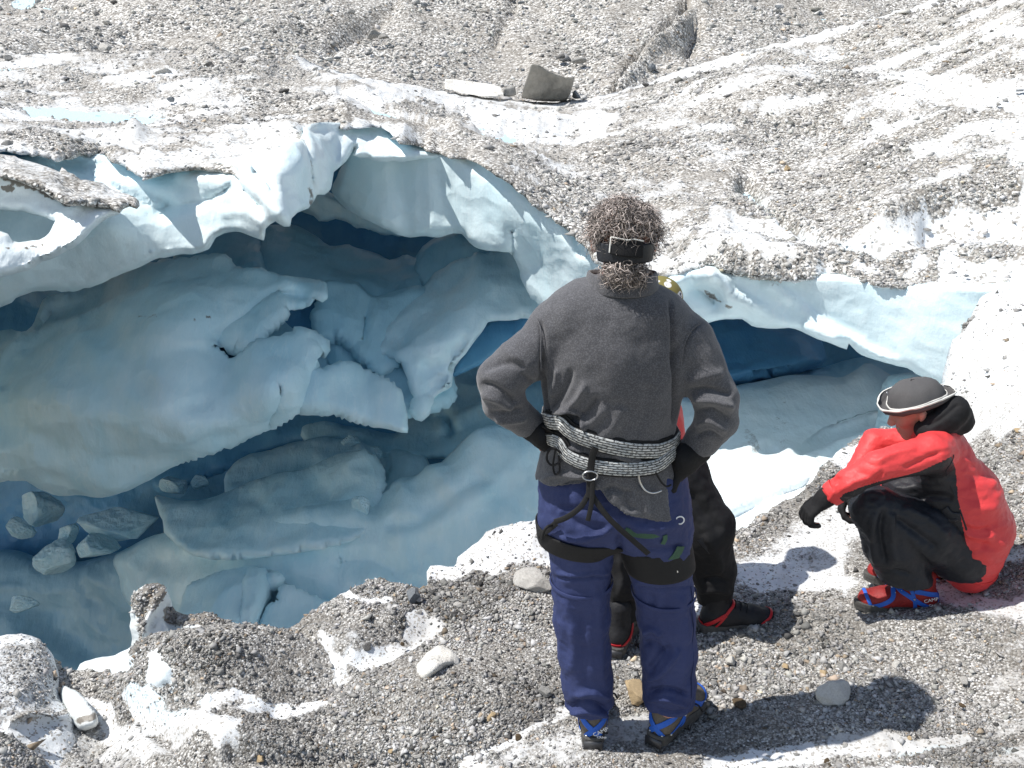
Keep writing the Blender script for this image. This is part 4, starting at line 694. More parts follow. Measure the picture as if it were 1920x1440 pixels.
free = lambda x, y: not (1020 < x < 1340 and y > 900) and not (1580 < x < 1900 and 650 < y < 1160) and not (1300 < x < 1450 and 1100 < y < 1190)
scatter(0, gG, 70, 5, 1915, 560, 1436, 12, 24, 'small pebble lying among others on the gravel of the near ledge', 'pebbles on the near ledge', ['grey', 'pale', 'pale', 'tan', 'brown'], lambda x, y: y > yG(x) + 8 and free(x, y) and (x > 300 or y > 1420), 24)
# the leaning slab, the long white slab and the block beside it
def slab(name, out, ctrl, lab, m, thick, strokes=(), **k):
    o, g = relief(name, out, rbf(ctrl, 1e-3), 2.0, m, edge_w=k.get('edge_w', 3), edge_r=k.get('edge_r', .05), thick=thick, strokes=strokes, amp=[(.03, .5, 3), (.012, .12, 3)], jitter=1, curl=5, soft=False,
                  attrs=lambda px, py, V, d: dict(dirt=np.zeros(len(px)), silt=np.zeros(len(px)), blue=np.zeros(len(px))))
    return tag(o, lab, 'rock')
def dense(P, n=6):
    out = []
    for i in range(len(P)):
        a = np.array(P[i], float); b = np.array(P[(i + 1) % len(P)], float); c = max(1, int(np.linalg.norm(b - a) / n)); out += [a + (b - a) * q / c for q in range(c)]
    return out
n_ = NT('leaning_slab_rock'); c_ = n_.mix(n_.ramp(n_.noise(2.2, 7, .7, n_.mapping((1.6, 1, .6), (0, .5, 0))), [(.35, 0.0), (.7, 1.0)]), (.36, .34, .30), (.17, .165, .15))
M['slab'] = n_.out(c_, .8, n_.bump(n_.noise(5, 8, .7), .6, .06))
tb1 = float(d_T(1020, 192)); tb2 = float(d_T(890, 184))
slab('boulder', dense([(978, 184), (980, 168), (988, 146), (995, 122), (1000, 119), (1012, 123), (1026, 132), (1044, 139), (1060, 144), (1077, 144), (1075, 158), (1070, 176), (1062, 189), (1040, 190), (1010, 189)]),
     [(978, 184, tb1 - .1), (1000, 119, tb1 - .75), (1077, 144, tb1 - .5), (1062, 189, tb1)], 'large dark leaning slab standing on the far ice edge', M['slab'], 1.0)
slab('boulder', dense([(833, 166), (835, 148), (860, 149), (900, 155), (925, 158), (940, 164), (945, 176), (930, 183), (905, 181), (870, 176)]), [(833, 166, tb2), (860, 149, tb2 + 1.3), (930, 182, tb2), (930, 160, tb2 + 1.0), (870, 176, tb2)], 'long low white slab left of the leaning dark slab', M['rock_white'], .6)
slab('boulder', dense([(944, 164), (966, 161), (967, 178), (958, 182), (944, 180)], 4), [(944, 164, tb1 - .2), (966, 161, tb1 - .2), (950, 181, tb1 - .1)], 'small grey block between the white slab and the leaning slab', M['rock_grey'], .4)
# the big near block with its overhung dark face
o, _ = dob('boulder', [(776, 1262), (778, 1250), (790, 1236), (800, 1224), (812, 1216), (820, 1211), (838, 1214), (852, 1222), (861, 1233), (866, 1246), (862, 1254), (846, 1252), (828, 1258), (812, 1268), (798, 1280), (792, 1279), (784, 1270)],
    [(a, b, c + .40) for a, b, c in [(776, 1262, 3.20), (790, 1236, 3.27), (820, 1212, 3.36), (852, 1224, 3.33), (866, 1247, 3.24), (846, 1236, 3.22), (800, 1262, 3.13), (828, 1244, 3.17), (846, 1252, 3.26), (795, 1279, 3.20)]], ST[0][6], 'rock', 'rock_white', [], edge_w=12, edge_r=.05, thick=.12, amp=[(.012, .09, 3)])
# broken ice blocks lying on the cave floor
def ice_rock(px, py, w, h, t, lab, seed, m='ice_floor', rot=0.0, cuts=12):
    V, F = stone_mesh('ice_block', seed, cuts, .05); o = mesh('ice_block', V, F, M[m], True); tag(o, lab, 'ice block')
    o.location = pix(px, py, t).tolist(); r = t / FPX / 2; o.scale = (w * r * 1.15, w * r * .8, h * r * 1.25); o.rotation_euler = (.2, rot, rot * 2)
ice_rock(75, 955, 78, 80, 13.6, 'big round ice boulder in the dim left corner of the cave', 501, 'ice', .2)
ice_rock(38, 992, 56, 40, 13.3, 'rounded ice lump at the foot of the big round ice boulder', 502, 'ice', .5)
ice_rock(222, 985, 145, 50, 13.1, 'long pale ice block lying on the cave floor left of the ribbon of ice', 503, 'ice', .08)
ice_rock(182, 1026, 78, 42, 12.7, 'broken ice piece just under the long pale ice block', 504, 'ice', .3)
ice_rock(100, 1044, 90, 52, 12.9, 'flat wedge of ice in the dim left of the cave floor', 505, 'ice', -.2)
ice_rock(128, 1000, 50, 44, 13.2, 'small ice lump between the round boulder and the long ice block', 506, 'ice', .9)
ice_rock(44, 1130, 52, 34, 13.0, 'faint ice lump alone in the darkest left part of the pit', 507, 'ice', .1)
ice_rock(330, 912, 60, 30, 12.7, 'small rubble of ice lying above the left tip of the ribbon of ice', 508, 'ice', .4)
ice_rock(375, 905, 40, 26, 12.8, 'small ice piece under the dark hole above the ribbon of ice', 509, 'ice', .7)
ice_rock(658, 828, 34, 20, 12.5, 'small pale ice block on the cave floor under the drape of blue ice', 510, 'ice', .3)
ice_rock(704, 850, 30, 24, 12.2, 'small ice block beside the dark crack in the cave floor', 511, 'ice', .6)
ice_rock(676, 950, 46, 34, 10.9, 'small bright ice chunk resting against the ribbon of ice', 512, 'ice', -.5)
# ------------------------------------------------------------------ people: implicit bodies and clothes, meshed as one surface each
def smin(a, b, k):
    h = np.clip(.5 + .5 * (b - a) / k, 0, 1); return b + (a - b) * h - k * h * (1 - h)
def unit(v): v = np.asarray(v, float); return v / (np.linalg.norm(v) + 1e-12)
class Shape:
    """smooth union of tapered, optionally flattened capsules"""
    def __init__(s, k=.03): s.p = []; s.k = k; s.cuts = []; s.near = None
    def cap(s, a, b, ra, rb=None, side=None, flat=1.0, k=None):
        """side: unit axis stretched by flat (flat>1 widens along side)"""
        s.p.append((np.array(a, float), np.array(b, float), ra, ra if rb is None else rb, None if side is None else unit(side), flat, k or s.k)); return s
    def chain(s, pts, rad, side=None, flat=1.0, k=None):
        for i in range(len(pts) - 1):
            f = flat if np.isscalar(flat) else flat[i]
            s.cap(pts[i], pts[i + 1], rad[i], rad[i + 1], side, f, k)
        return s
    def d(s, P, grow=0.0, sc=1.0):
        out = np.full(P.shape[:-1], 1e3)
        for a, b, ra, rb, side, flat, k in s.p:
            ab = b - a; L = max(ab @ ab, 1e-9)
            if s.near is not None:
                w = s.near[0] - a; w = w - np.clip((w @ ab) / L, 0, 1) * ab
                if np.linalg.norm(w) > s.near[1] + max(ra, rb) * max(flat, 1) + k + .03: continue
            w = P - a; h = np.clip((w @ ab) / L, 0, 1); w = w - h[..., None] * ab
            if side is not None:
                c = w @ side; w = w - (c * (1 - 1 / flat))[..., None] * side
            out = smin(out, np.linalg.norm(w, axis=-1) - (ra + (rb - ra) * h) * sc, k)
        out = out - grow
        for f in s.cuts: out = np.maximum(out, f(P))
        return out
    def box(s, m=.05):
        lo = np.min([np.minimum(p[0], p[1]) - max(p[2], p[3]) * max(p[5], 1) for p in s.p], 0) - m
        hi = np.max([np.maximum(p[0], p[1]) + max(p[2], p[3]) * max(p[5], 1) for p in s.p], 0) + m
        return lo, hi
    def grad(s, P, **k):
        e = 2e-3; g = np.stack([s.d(P + np.eye(3)[i] * e, **k) - s.d(P - np.eye(3)[i] * e, **k) for i in range(3)], -1)
        return g / (np.linalg.norm(g, axis=-1)[..., None] + 1e-9)
    def project(s, P, off=0.0, n=5):
        for _ in range(n): P = P - s.grad(P) * (s.d(P) - off)[..., None] * .9
        return P
def nets(fun, lo, hi, h, shape=None):
    """surface nets -> verts, quads"""
    n = np.ceil((hi - lo) / h).astype(int) + 1; ax = [lo[i] + h * np.arange(n[i]) for i in range(3)]
    G = np.empty(n, np.float32)
    G[:] = 1; B = 14; rad = h * B * .87
    for i in range(0, n[0], B):
        for j in range(0, n[1], B):
            c = np.stack(np.meshgrid([ax[0][i] + h * B / 2], [ax[1][j] + h * B / 2], ax[2][::B] + h * B / 2, indexing='ij'), -1)[0, 0]
            dc = fun(c)
            for q, k in enumerate(range(0, n[2], B)):
                if dc[q] > rad * 1.4 + .03: continue
                if dc[q] < -rad * 2.2 - .05: G[i:i + B, j:j + B, k:k + B] = -1; continue
                if shape is not None: shape.near = (c[q], rad)
                X = np.stack(np.meshgrid(ax[0][i:i + B], ax[1][j:j + B], ax[2][k:k + B], indexing='ij'), -1); G[i:i + B, j:j + B, k:k + B] = fun(X)
                if shape is not None: shape.near = None
    G[0] = G[-1] = 1; G[:, 0] = G[:, -1] = 1; G[:, :, 0] = G[:, :, -1] = 1
    S = G < 0; c = np.zeros(n - 1, int)
    for a in (0, 1):
        for b in (0, 1):
            for d in (0, 1): c += S[a:n[0] - 1 + a, b:n[1] - 1 + b, d:n[2] - 1 + d]
    act = (c > 0) & (c < 8); idx = np.full(n - 1, -1); idx[act] = np.arange(act.sum()); I = np.argwhere(act)
    acc = np.zeros((len(I), 3)); cnt = np.zeros(len(I))
    for axn in range(3):
        o1, o2 = [q for q in range(3) if q != axn]
        for a in (0, 1):
            for b in (0, 1):
                A = I.copy(); A[:, o1] += a; A[:, o2] += b; B = A.copy(); B[:, axn] += 1
                ga = G[tuple(A.T)]; gb = G[tuple(B.T)]; m = (ga < 0) != (gb < 0); t = np.where(m, ga / np.where(m, ga - gb, 1), 0)
                p = A.astype(float); p[:, axn] += t; acc[m] += p[m]; cnt[m] += 1
    V = lo + h * acc / cnt[:, None]; Q = []
    for axn in range(3):
        o1, o2 = (axn + 1) % 3, (axn + 2) % 3
        sl = [slice(None)] * 3; sl2 = [slice(None)] * 3; sl[axn] = slice(0, -1); sl2[axn] = slice(1, None)
        for o in (o1, o2): sl[o] = slice(1, -1); sl2[o] = slice(1, -1)
        a = S[tuple(sl)]; b = S[tuple(sl2)]; E = np.argwhere(a != b); flip = a[tuple(E.T)]
        E[:, o1] += 1; E[:, o2] += 1
        def cell(d1, d2): q = E.copy(); q[:, o1] -= d1; q[:, o2] -= d2; return idx[tuple(q.T)]
        q = np.c_[cell(1, 1), cell(0, 1), cell(0, 0), cell(1, 0)]; q[~flip] = q[~flip][:, ::-1]; Q.append(q)
    return V, np.concatenate(Q)
def relax(V, F, it=2, lam=.5):
    e = np.r_[F[:, [0, 1]], F[:, [1, 2]], F[:, [2, 3]], F[:, [3, 0]]]; e = np.r_[e, e[:, ::-1]]
    for _ in range(it):
        s = np.zeros_like(V); c = np.zeros(len(V)); np.add.at(s, e[:, 0], V[e[:, 1]]); np.add.at(c, e[:, 0], 1); V = V + lam * (s / c[:, None] - V)
    return V
FOLD = 1.6
def skin(name, sh, h, mat, parent, folds=(), nz=(), attrs=None, fun=None, grow=0.0, it=2, lo=None, hi=None, facing=True, lab=None):
    """mesh a shape; folds: (photo px polyline, width px, depth m) pressed into the side the camera sees; nz: (amp, scale, octaves)"""
    l, hh = sh.box(.03 + grow); l = l if lo is None else np.maximum(l, lo); hh = hh if hi is None else np.minimum(hh, hi)
    if FAST: h *= 1.5
    V, F = nets(fun or (lambda P: sh.d(P, grow=grow)), np.array(l, float), np.array(hh, float), h, sh); V = relax(V, F, it)
    N = vnormals(V, F)
    if (N * (V - V.mean(0))).sum() < 0: F = F[:, ::-1]; N = -N
    s = np.zeros(len(V))
    for A, sc, oc in nz: s += A * fbm(V / np.array(sc if np.ndim(sc) else (sc,) * 3, float), oc)
    if folds:
        px, py = proj(V); ray = V - CAM; ray /= np.linalg.norm(ray, axis=1)[:, None]; f = smooth(-(N * ray).sum(1), -.1, .35)
        global FOLD
        for poly, w, dz in folds:
            P = catmull(np.array(poly, float), 6, False) if len(poly) > 2 else poly
            q, par = seg_dist(px, py, P); s += FOLD * f * dz * np.exp(-(q / w) ** 2) * smooth(np.minimum(par, 1 - par) + .02, 0, .22)
    V = V + N * s[:, None]
    o = mesh(name, V, F, mat, True, attrs(V, N) if attrs else None, parent)
    if lab: o['label'] = lab
    return o
def ribbon(name, sh, pts, width, off, thick, mat, parent, closed=False, n=8, proj_=True, up=None, lab=None):
    """a flat strap laid on a shape"""
    P = np.array(pts, float); out = []; m = len(P)
    for k in range(m if closed else m - 1):
        p0, p1, p2, p3 = (P[(k - 1) % m], P[k], P[(k + 1) % m], P[(k + 2) % m]) if closed else (P[max(k - 1, 0)], P[k], P[k + 1], P[min(k + 2, m - 1)])
        for q in range(n):
            s = q / n; out.append(.5 * (2 * p1 + (p2 - p0) * s + (2 * p0 - 5 * p1 + 4 * p2 - p3) * s * s + (3 * p1 - p0 - 3 * p2 + p3) * s ** 3))
    if not closed: out.append(P[-1])
    C = np.array(out)
    if proj_: C = sh.project(C, off)
    N = sh.grad(C) if sh else np.tile(unit(up), (len(C), 1))
    T = np.roll(C, -1, 0) - np.roll(C, 1, 0)
    if not closed: T[0] = C[1] - C[0]; T[-1] = C[-1] - C[-2]
    T /= np.linalg.norm(T, axis=1)[:, None] + 1e-9; S = np.cross(N, T); S /= np.linalg.norm(S, axis=1)[:, None] + 1e-9
    w = width / 2; R4 = []; prof = [(-w, 0), (-w, thick * .7), (-w * .8, thick), (w * .8, thick), (w, thick * .7), (w, 0)]
    V = np.stack([C + S * a + N * b for a, b in prof], 1); K = len(prof); L = len(C)
    cum = np.r_[0, np.cumsum(np.linalg.norm(np.diff(C, axis=0), axis=1))]
    uv = np.stack([np.stack([cum, np.full(L, a / width + .5), np.zeros(L)], -1) for a, b in prof], 1)
    F = []
    for i in range(L if closed else L - 1):
        j = (i + 1) % L
        for k in range(K): F.append((i * K + k, i * K + (k + 1) % K, j * K + (k + 1) % K, j * K + k))
    F = np.array(F)
    o = mesh(name, V.reshape(-1, 3), F, mat, True, dict(uvw=uv.reshape(-1, 3)), parent)
    if lab: o['label'] = lab
    return o
def tube_vf(pts, r, k=6, n=6, sm=True):
    C = catmull(np.array(pts, float), 1.0 / n, False) if sm else np.array(pts, float); L = len(C)
    T = np.gradient(C, axis=0); T /= np.linalg.norm(T, axis=1)[:, None] + 1e-9
    a = np.cross(T, [0.31, 0.2, .93]); a /= np.linalg.norm(a, axis=1)[:, None] + 1e-9; b = np.cross(T, a)
    an = np.linspace(0, 2 * np.pi, k, endpoint=False); rr = np.full(L, r) if np.isscalar(r) else np.interp(np.linspace(0, 1, L), np.linspace(0, 1, len(r)), r)
    V = (C[:, None] + rr[:, None, None] * (np.cos(an)[None, :, None] * a[:, None] + np.sin(an)[None, :, None] * b[:, None])).reshape(-1, 3)
    i = np.arange(L - 1)[:, None] * k; j = np.arange(k)[None]; F = np.stack([i + j, i + (j + 1) % k, i + k + (j + 1) % k, i + k + j], -1).reshape(-1, 4)
    return V, F
def tube(name, pts, r, mat, parent, k=6, n=6, lab=None):
    V, F = tube_vf(pts, r, k, n); o = mesh(name, V, F, mat, True, None, parent)
    if lab: o['label'] = lab
    return o
# ---- cloth and skin materials
def mat_cloth(name, c, c2=None, weave=900, rough=.9, bump=.25, heather=.0, sheen=.0, big=(.9, 1.1)):
    n = NT(name); c2 = c2 or tuple(x * .75 for x in c)
    f = n.math('ADD', n.math('MULTIPLY', n.noise(7, 4, .6), .5), n.math('MULTIPLY', n.noise(weave * .35, 3, .8), .5))
    k = n.mix(n.ramp(f, [(.40, 0.0), (.60, 1.0)]), c, c2)
    if heather: k = n.mix(n.ramp(n.noise(weave * .22, 2, .9), [(.47, 0.0), (.60, heather)]), k, tuple(min(1, x * 2.3 + .06) for x in c))
    h = n.math('ADD', n.math('MULTIPLY', n.noise(weave * .3, 3, .7), .3), n.math('MULTIPLY', n.noise(38, 5, .65), 1.0))
    n.out(k, rough, n.bump(h, bump, .004), Specular_IOR_Level=.3)
    if sheen: n.b.inputs['Sheen Weight'].default_value = sheen; n.b.inputs['Sheen Roughness'].default_value = .6
    return n.m
M['fleece'] = mat_cloth('charcoal_fleece', (.072, .072, .080), (.052, .052, .060), 1100, .95, .35, .32, .25)
M['navy'] = mat_cloth('navy_trousers', (.036, .050, .140), (.026, .036, .108), 700, .7, .35)
M['black'] = mat_cloth('black_cloth', (.013, .013, .015), (.009, .009, .010), 700, .8, .3)
M['black_nylon'] = mat_cloth('black_nylon', (.020, .022, .028), (.013, .015, .020), 500, .5, .35)
M['webbing'] = mat_cloth('black_webbing', (.014, .014, .015), None, 1600, .7, .4)
M['green'] = mat_cloth('green_patch', (.055, .115, .075), None, 700, .8, .3)
M['blue'] = mat_cloth('blue_strap', (.035, .15, .62), (.025, .11, .5), 1200, .5, .2)
M['redstrap'] = mat_cloth('red_strap', (.55, .022, .03), (.42, .015, .022), 900, .4, .2)
M['boot_brown'] = mat_cloth('brown_boot_leather', (.17, .142, .112), (.11, .092, .072), 300, .75, .5)
M['boot_black'] = mat_cloth('black_boot_leather', (.020, .020, .023), (.012, .012, .014), 300, .6, .5)
M['boot_red'] = mat_cloth('red_boot_leather', (.36, .03, .028), (.22, .018, .018), 300, .6, .5)
M['sole'] = mat_cloth('boot_sole_rubber', (.10, .096, .09), (.06, .058, .055), 200, .85, .5)
M['hat'] = mat_cloth('grey_hat_cloth', (.105, .102, .104), (.08, .078, .08), 900, .9, .3)
M['white_cloth'] = mat_cloth('white_piping', (.72, .71, .67), (.6, .59, .56), 900, .9, .3)
M['red'] = mat_cloth('red_jacket_shell', (.70, .06, .06), (.56, .022, .026), 600, .55, .35)
n_ = NT('white_print'); M['print'] = n_.out((.82, .82, .82), .6)
n_ = NT('bare_metal'); M['metal'] = n_.out((.55, .56, .58), .32, Metallic=1.0)
n_ = NT('crampon_steel'); M['steel'] = n_.out((.09, .09, .095), .5, Metallic=.7)
n_ = NT('skin'); c_ = n_.mix(n_.ramp(n_.noise(22, 5, .6), [(.35, 0.0), (.7, 1.0)]), (.56, .30, .23), (.46, .21, .16)); M['skin'] = n_.out(c_, .5, n_.bump(n_.noise(260, 3), .15, .002)); n_.b.inputs['Subsurface Weight'].default_value = .12; n_.b.inputs['Subsurface Scale'].default_value = .01
n_ = NT('eye_white'); M['eye'] = n_.out((.7, .68, .65), .2)
n_ = NT('curly_grey_brown_hair'); M['hair'] = n_.out(n_.attr('tone', 'Color'), .55, Specular_IOR_Level=.4)
# rope-like webbing of the waist belts
n_ = NT('speckled_rope_belt'); uv_ = n_.attr('uvw', 'Vector'); b_ = n_.n('TexBrick'); n_.put(b_.inputs['Vector'], n_.mapping((1, .05, 1), vec=n_.mix(.012, uv_, n_.noise(60, 3, vec=uv_, col=True), 'LINEAR_LIGHT')))
b_.inputs['Scale'].default_value = 40; b_.inputs['Mortar Size'].default_value = .06; b_.inputs['Brick Width'].default_value = 1.1; b_.inputs['Row Height'].default_value = .34
b_.inputs['Color1'].default_value = (.64, .64, .62, 1); b_.inputs['Color2'].default_value = (.40, .43, .45, 1); b_.inputs['Mortar'].default_value = (.012, .012, .013, 1); b_.inputs['Mortar Smooth'].default_value = .1
ns_ = n_.ramp(n_.noise(230, 2, .8, vec=n_.mapping((.5, .05, 1), vec=uv_)), [(.54, 0.0), (.60, .85)]); M['rope'] = n_.out(n_.mix(ns_, b_.outputs['Color'], (.02, .02, .022)), .7, n_.bump(b_.outputs['Fac'], .5, -.004))
def person(loc, lab, group=None):
    o = bpy.data.objects.new('person', None); scene.collection.objects.link(o); o.empty_display_size = .2
    tag(o, lab, 'person', group); return o
def fit(parent, loc):
    parent.location = [float(x) for x in loc]; 
    for c in parent.children: c.matrix_parent_inverse = parent.matrix_basis.inverted()
# ---- generic head in its own frame: x = ear to ear, y = forward, z = up; size 1 = 0.235 m tall
def head_shape(c, fwd, up, sh=None, s=1.0, k=.012):
    """adds skull, jaw, nose, ears, neck stump prims to sh"""
    f = unit(fwd); u = unit(np.asarray(up, float) - f * (np.asarray(up, float) @ f)); r = np.cross(f, u); c = np.array(c, float); sh = sh or Shape(k)
    g = lambda x, y, z: c + (r * x + f * y + u * z) * s
    sh.cap(g(0, -.022, .028), g(0, .030, .030), .074 * s, .070 * s, r, 1.02, .03)        # skull
    sh.cap(g(0, .022, .0), g(0, .048, -.055), .058 * s, .040 * s, r, 1.05, .03)         # face to jaw
    sh.cap(g(0, .060, -.085), g(0, .064, -.088), .020 * s, .018 * s, r, 1.5, .025)      # chin
    sh.cap(g(-.028, .078, .026), g(.028, .078, .026), .011 * s, None, None, 1, .014)    # brow
    sh.cap(g(0, .088, .016), g(0, .108, -.022), .008 * s, .012 * s, None, 1, .010)      # nose
    sh.cap(g(-.009, .100, -.026), g(.009, .100, -.026), .009 * s, None, None, 1, .008)
    sh.cap(g(-.020, .087, -.050), g(.020, .087, -.050), .007 * s, None, None, 1, .006)  # upper lip
    sh.cap(g(-.016, .085, -.061), g(.016, .085, -.061), .008 * s, None, None, 1, .006)  # lower lip
    for q in (-1, 1):
        sh.cap(g(q * .042, .060, -.012), g(q * .036, .070, -.020), .020 * s, .016 * s, None, 1, .02)     # cheek
        sh.cap(g(q * .080, -.006, .014), g(q * .078, -.002, -.022), .013 * s, .009 * s, f, 1.25, .006)   # ear
    return sh, g
def eyes(g, s, parent):
    for q in (-1, 1):
        V, F = ico(2); o = mesh('eye', V * .0125 * s + g(q * .031, .0745, .009), F, M['eye'], True, None, parent)
# ---- a gloved or bare hand: palm from wrist along dir, fingers bent towards curl
def hand_shape(sh, wrist, dirn, palm_n, thumb_side, s=1.0, curl=(.35, .5, .4), spread=.10, r0=.0095, k=.008):
    d = unit(dirn); n = unit(np.asarray(palm_n, float) - d * (np.asarray(palm_n, float) @ d)); t = unit(np.cross(d, n)) * thumb_side; w = np.array(wrist, float)
    g = lambda x, y, z: w + (t * x + d * y + n * z) * s
    sh.cap(g(0, -.02, 0), g(0, .02, 0), .027 * s, .029 * s, t, 1.15, .012)
    for x in (-.026, -.009, .009, .026): sh.cap(g(x * .7, .015, 0), g(x, .082, 0), .016 * s, .013 * s, None, 1, .012)
    for x, L, e in ((.029, .070, 1.0), (.0095, .080, 1.1), (-.0105, .074, 1.25), (-.029, .058, 1.45)):
        p = np.array([x, .084, 0.]); ang = 0.0; fan = spread * x / .03
        for j, (fr, rr) in enumerate(((.42, 1.0), (.32, .92), (.26, .84))):
            ang += curl[j] * e; q = p + L * fr * np.array([math.sin(fan), math.cos(ang) * math.cos(fan), math.sin(ang)])
            sh.cap(g(*p), g(*q), r0 * rr * s, r0 * rr * .93 * s, None, 1, .0035); p = q
    p = np.array([.026, .020, .006])
    for j, (L, a, b) in enumerate(((.040, .80, .35), (.032, .50, .45), (.026, .35, .55))):
        q = p + L * np.array([math.sin(a), math.cos(a), b * .8]); sh.cap(g(*p), g(*q), (.0135, .0115, .010)[j] * s, (.0115, .010, .009)[j] * s, None, 1, .006); p = q
    return g
# ---- boots: local x = forward, y = left, z = up; returned as children of the person
def frame(o, fwd, up=(0, 0, 1)):
    u = unit(up); f = unit(np.asarray(fwd, float) - u * (np.asarray(fwd, float) @ u)); l = np.cross(u, f); o = np.array(o, float)
    return lambda x, y, z: o + f * x + l * y + u * z
def boot(parent, heel, fwd, mat, straps, up=(0, 0, 1), toe_mat=None, lab=None, text=None, lace=None, style='blue', s=1.0, shaft=.17):
    g0 = frame(heel, fwd, up); g = lambda x, y, z: g0(x * s, y * s, z * s); B = Shape(.022); side = g(0, 1, 0) - g(0, 0, 0)
    B.cap(g(.045, 0, .062), g(.09, 0, .065), .040, .042, side, .98); B.cap(g(.04, 0, .052), g(.05, 0, .045), .040, .038, side, .95)
    B.cap(g(.10, 0, .055), g(.20, .004, .046), .042, .040, side, 1.12); B.cap(g(.20, .003, .044), g(.262, 0, .040), .041, .034, side, 1.20)
    B.cap(g(.055, 0, .08), g(.062, 0, shaft), .043, .046, side, .96); B.cap(g(.10, 0, .09), g(.15, 0, .068), .036, .036, side, 1.0)
    B.cuts.append(lambda P: (g(0, 0, .028) - P) @ unit(up))
    m = skin('boot', B, .0042, mat, parent, nz=[(.0015, .03, 3)], it=1, lab=lab)
    # sole with lugs
    out = [(-.008, .0), (-.004, .024), (.02, .037), (.08, .036), (.12, .037), (.18, .050), (.23, .052), (.275, .040), (.303, .016), (.307, 0)]
    pts = out + [(x, -y) for x, y in out[-2::-1]][:-1]; pts = catmull(np.array(pts), .34, True); L = len(pts)
    ring = lambda z, e: np.array([g(x * (1 + e * .0) + (e if x > .15 else -e), y * (1 + e * 8), z) for x, y in pts])
    Rz = [ring(.0, 0), ring(.012, .001), ring(.020, .003), ring(.032, .003), ring(.036, -.001)]; V = np.concatenate(Rz + [[g(.14, 0, .0)], [g(.14, 0, .036)]])
    F = [(k * L + i, k * L + (i + 1) % L, (k + 1) * L + (i + 1) % L, (k + 1) * L + i) for k in range(4) for i in range(L)]
    F += [(i, 5 * L, (i + 1) % L) for i in range(L)] + [(4 * L + i, 4 * L + (i + 1) % L, 5 * L + 1) for i in range(L)]
    so = mesh('sole', V, F, M['sole'], False, None, m)
    # crampon: base plate bars and points
    parts = []
    def bar(a, b, w, t):
        a = np.array(a); b = np.array(b); d = unit(b - a); sd = np.array([-d[1], d[0], 0]) * w / 2; z = np.array([0, 0, t])
        P = [a - sd, a + sd, b + sd, b - sd]; P = [g(*q) for q in P] + [g(*(q + z)) for q in P]
        parts.append((np.array(P), np.array([(0, 3, 2, 1), (4, 5, 6, 7), (0, 1, 5, 4), (1, 2, 6, 5), (2, 3, 7, 6), (3, 0, 4, 7)])))
    for sgn in (-1, 1):
        bar((-.0, sgn * .030, -.006), (.09, sgn * .030, -.006), .010, .005); bar((.15, sgn * .042, -.006), (.27, sgn * .034, -.006), .010, .005)
    bar((.005, -.03, -.0055), (.005, .03, -.0055), .014, .005); bar((.09, -.03, -.0055), (.09, .03, -.0055), .012, .005); bar((.16, -.04, -.0055), (.16, .04, -.0055), .012, .005); bar((.26, -.035, -.0055), (.26, .035, -.0055), .012, .005); bar((.09, 0, -.0052), (.16, 0, -.0052), .02, .004)
    for x, y in ((.0, .031), (.0, -.031), (.085, .031), (.085, -.031), (.155, .044), (.155, -.044), (.21, .041), (.21, -.041), (.268, .034), (.268, -.034)):
        a = .011; P = [g(x - a, y - .002, -.003), g(x + a, y - .002, -.003), g(x + a, y + .002, -.003), g(x - a, y + .002, -.003), g(x, y, -.042)]
        parts.append((np.array(P + P[-1:] * 3), np.array([(0, 1, 4, 5), (1, 2, 4, 6), (2, 3, 4, 7), (3, 0, 4, 5), (0, 3, 2, 1), (4, 5, 6, 7)])))
    for x in (-.012,):   # heel bail plate
        bar((x, -.030, -.004), (x, .030, -.004), .004, .030)
    V, F = join(parts); mesh('crampon', V, F, M['steel'], False, None, m)
    rb = lambda pts, w, nm='strap', th=.0022: ribbon(nm, B, [g(*p) for p in pts], w, .0012, th, straps, m)
    if style == 'blue':
        rb([(-.01, -.034, .022), (-.004, -.018, .045), (.0, 0, .062), (.02, .03, .085), (.06, .048, .098), (.10, .04, .102)], .019)
        rb([(-.01, .034, .022), (-.004, .018, .045), (.0, 0, .062), (.02, -.03, .085), (.06, -.048, .098), (.10, -.04, .102)], .019)
        rb([(.09, .045, .03), (.10, .045, .07), (.11, .035, .10), (.12, .0, .108), (.11, -.035, .10), (.10, -.045, .07), (.09, -.045, .03)], .014)
        rb([(.03, .045, .03), (.06, .05, .045), (.10, .048, .07), (.14, .035, .09), (.16, .0, .085), (.19, -.04, .06), (.25, -.048, .03)], .017)
        rb([(.03, -.045, .03), (.06, -.05, .045), (.10, -.048, .07), (.14, -.035, .09), (.16, .0, .087), (.19, .04, .06), (.25, .048, .03)], .017)
        rb([(.255, .045, .03), (.27, .03, .058), (.275, 0, .072), (.27, -.03, .058), (.255, -.045, .03)], .013)
        for p in ((-.008, -.030, .030), (-.008, .030, .030), (.03, .044, .032), (.03, -.044, .032), (.10, .045, .072), (.10, -.045, .072), (.25, .047, .035), (.25, -.047, .035)):
            q = B.project(np.array([g(*p)]), .004)[0]; V, F = ICO2; mesh('rivet', V * .0042 + q, F, M['metal'], True, None, m)
        a = B.project(np.array([g(.10, -.04, .10)]), .004)[0]; mesh('strap_tail', *tube_vf([a, g(.11, -.06, .12), g(.14, -.075, .10), g(.155, -.085, .07)], .003), M['black'], True, None, m)
    else:
        for sg in (-1, 1):
            rb([(-.008, sg * .028, .012), (.01, sg * .040, .04), (.045, sg * .050, .066), (.085, sg * .052, .088)], .016); rb([(.05, sg * .050, .030), (.06, sg * .052, .05), (.085, sg * .052, .088)], .010)
        rb([(-.006, -.03, .03), (-.006, 0, .034), (-.006, .03, .03)], .026)
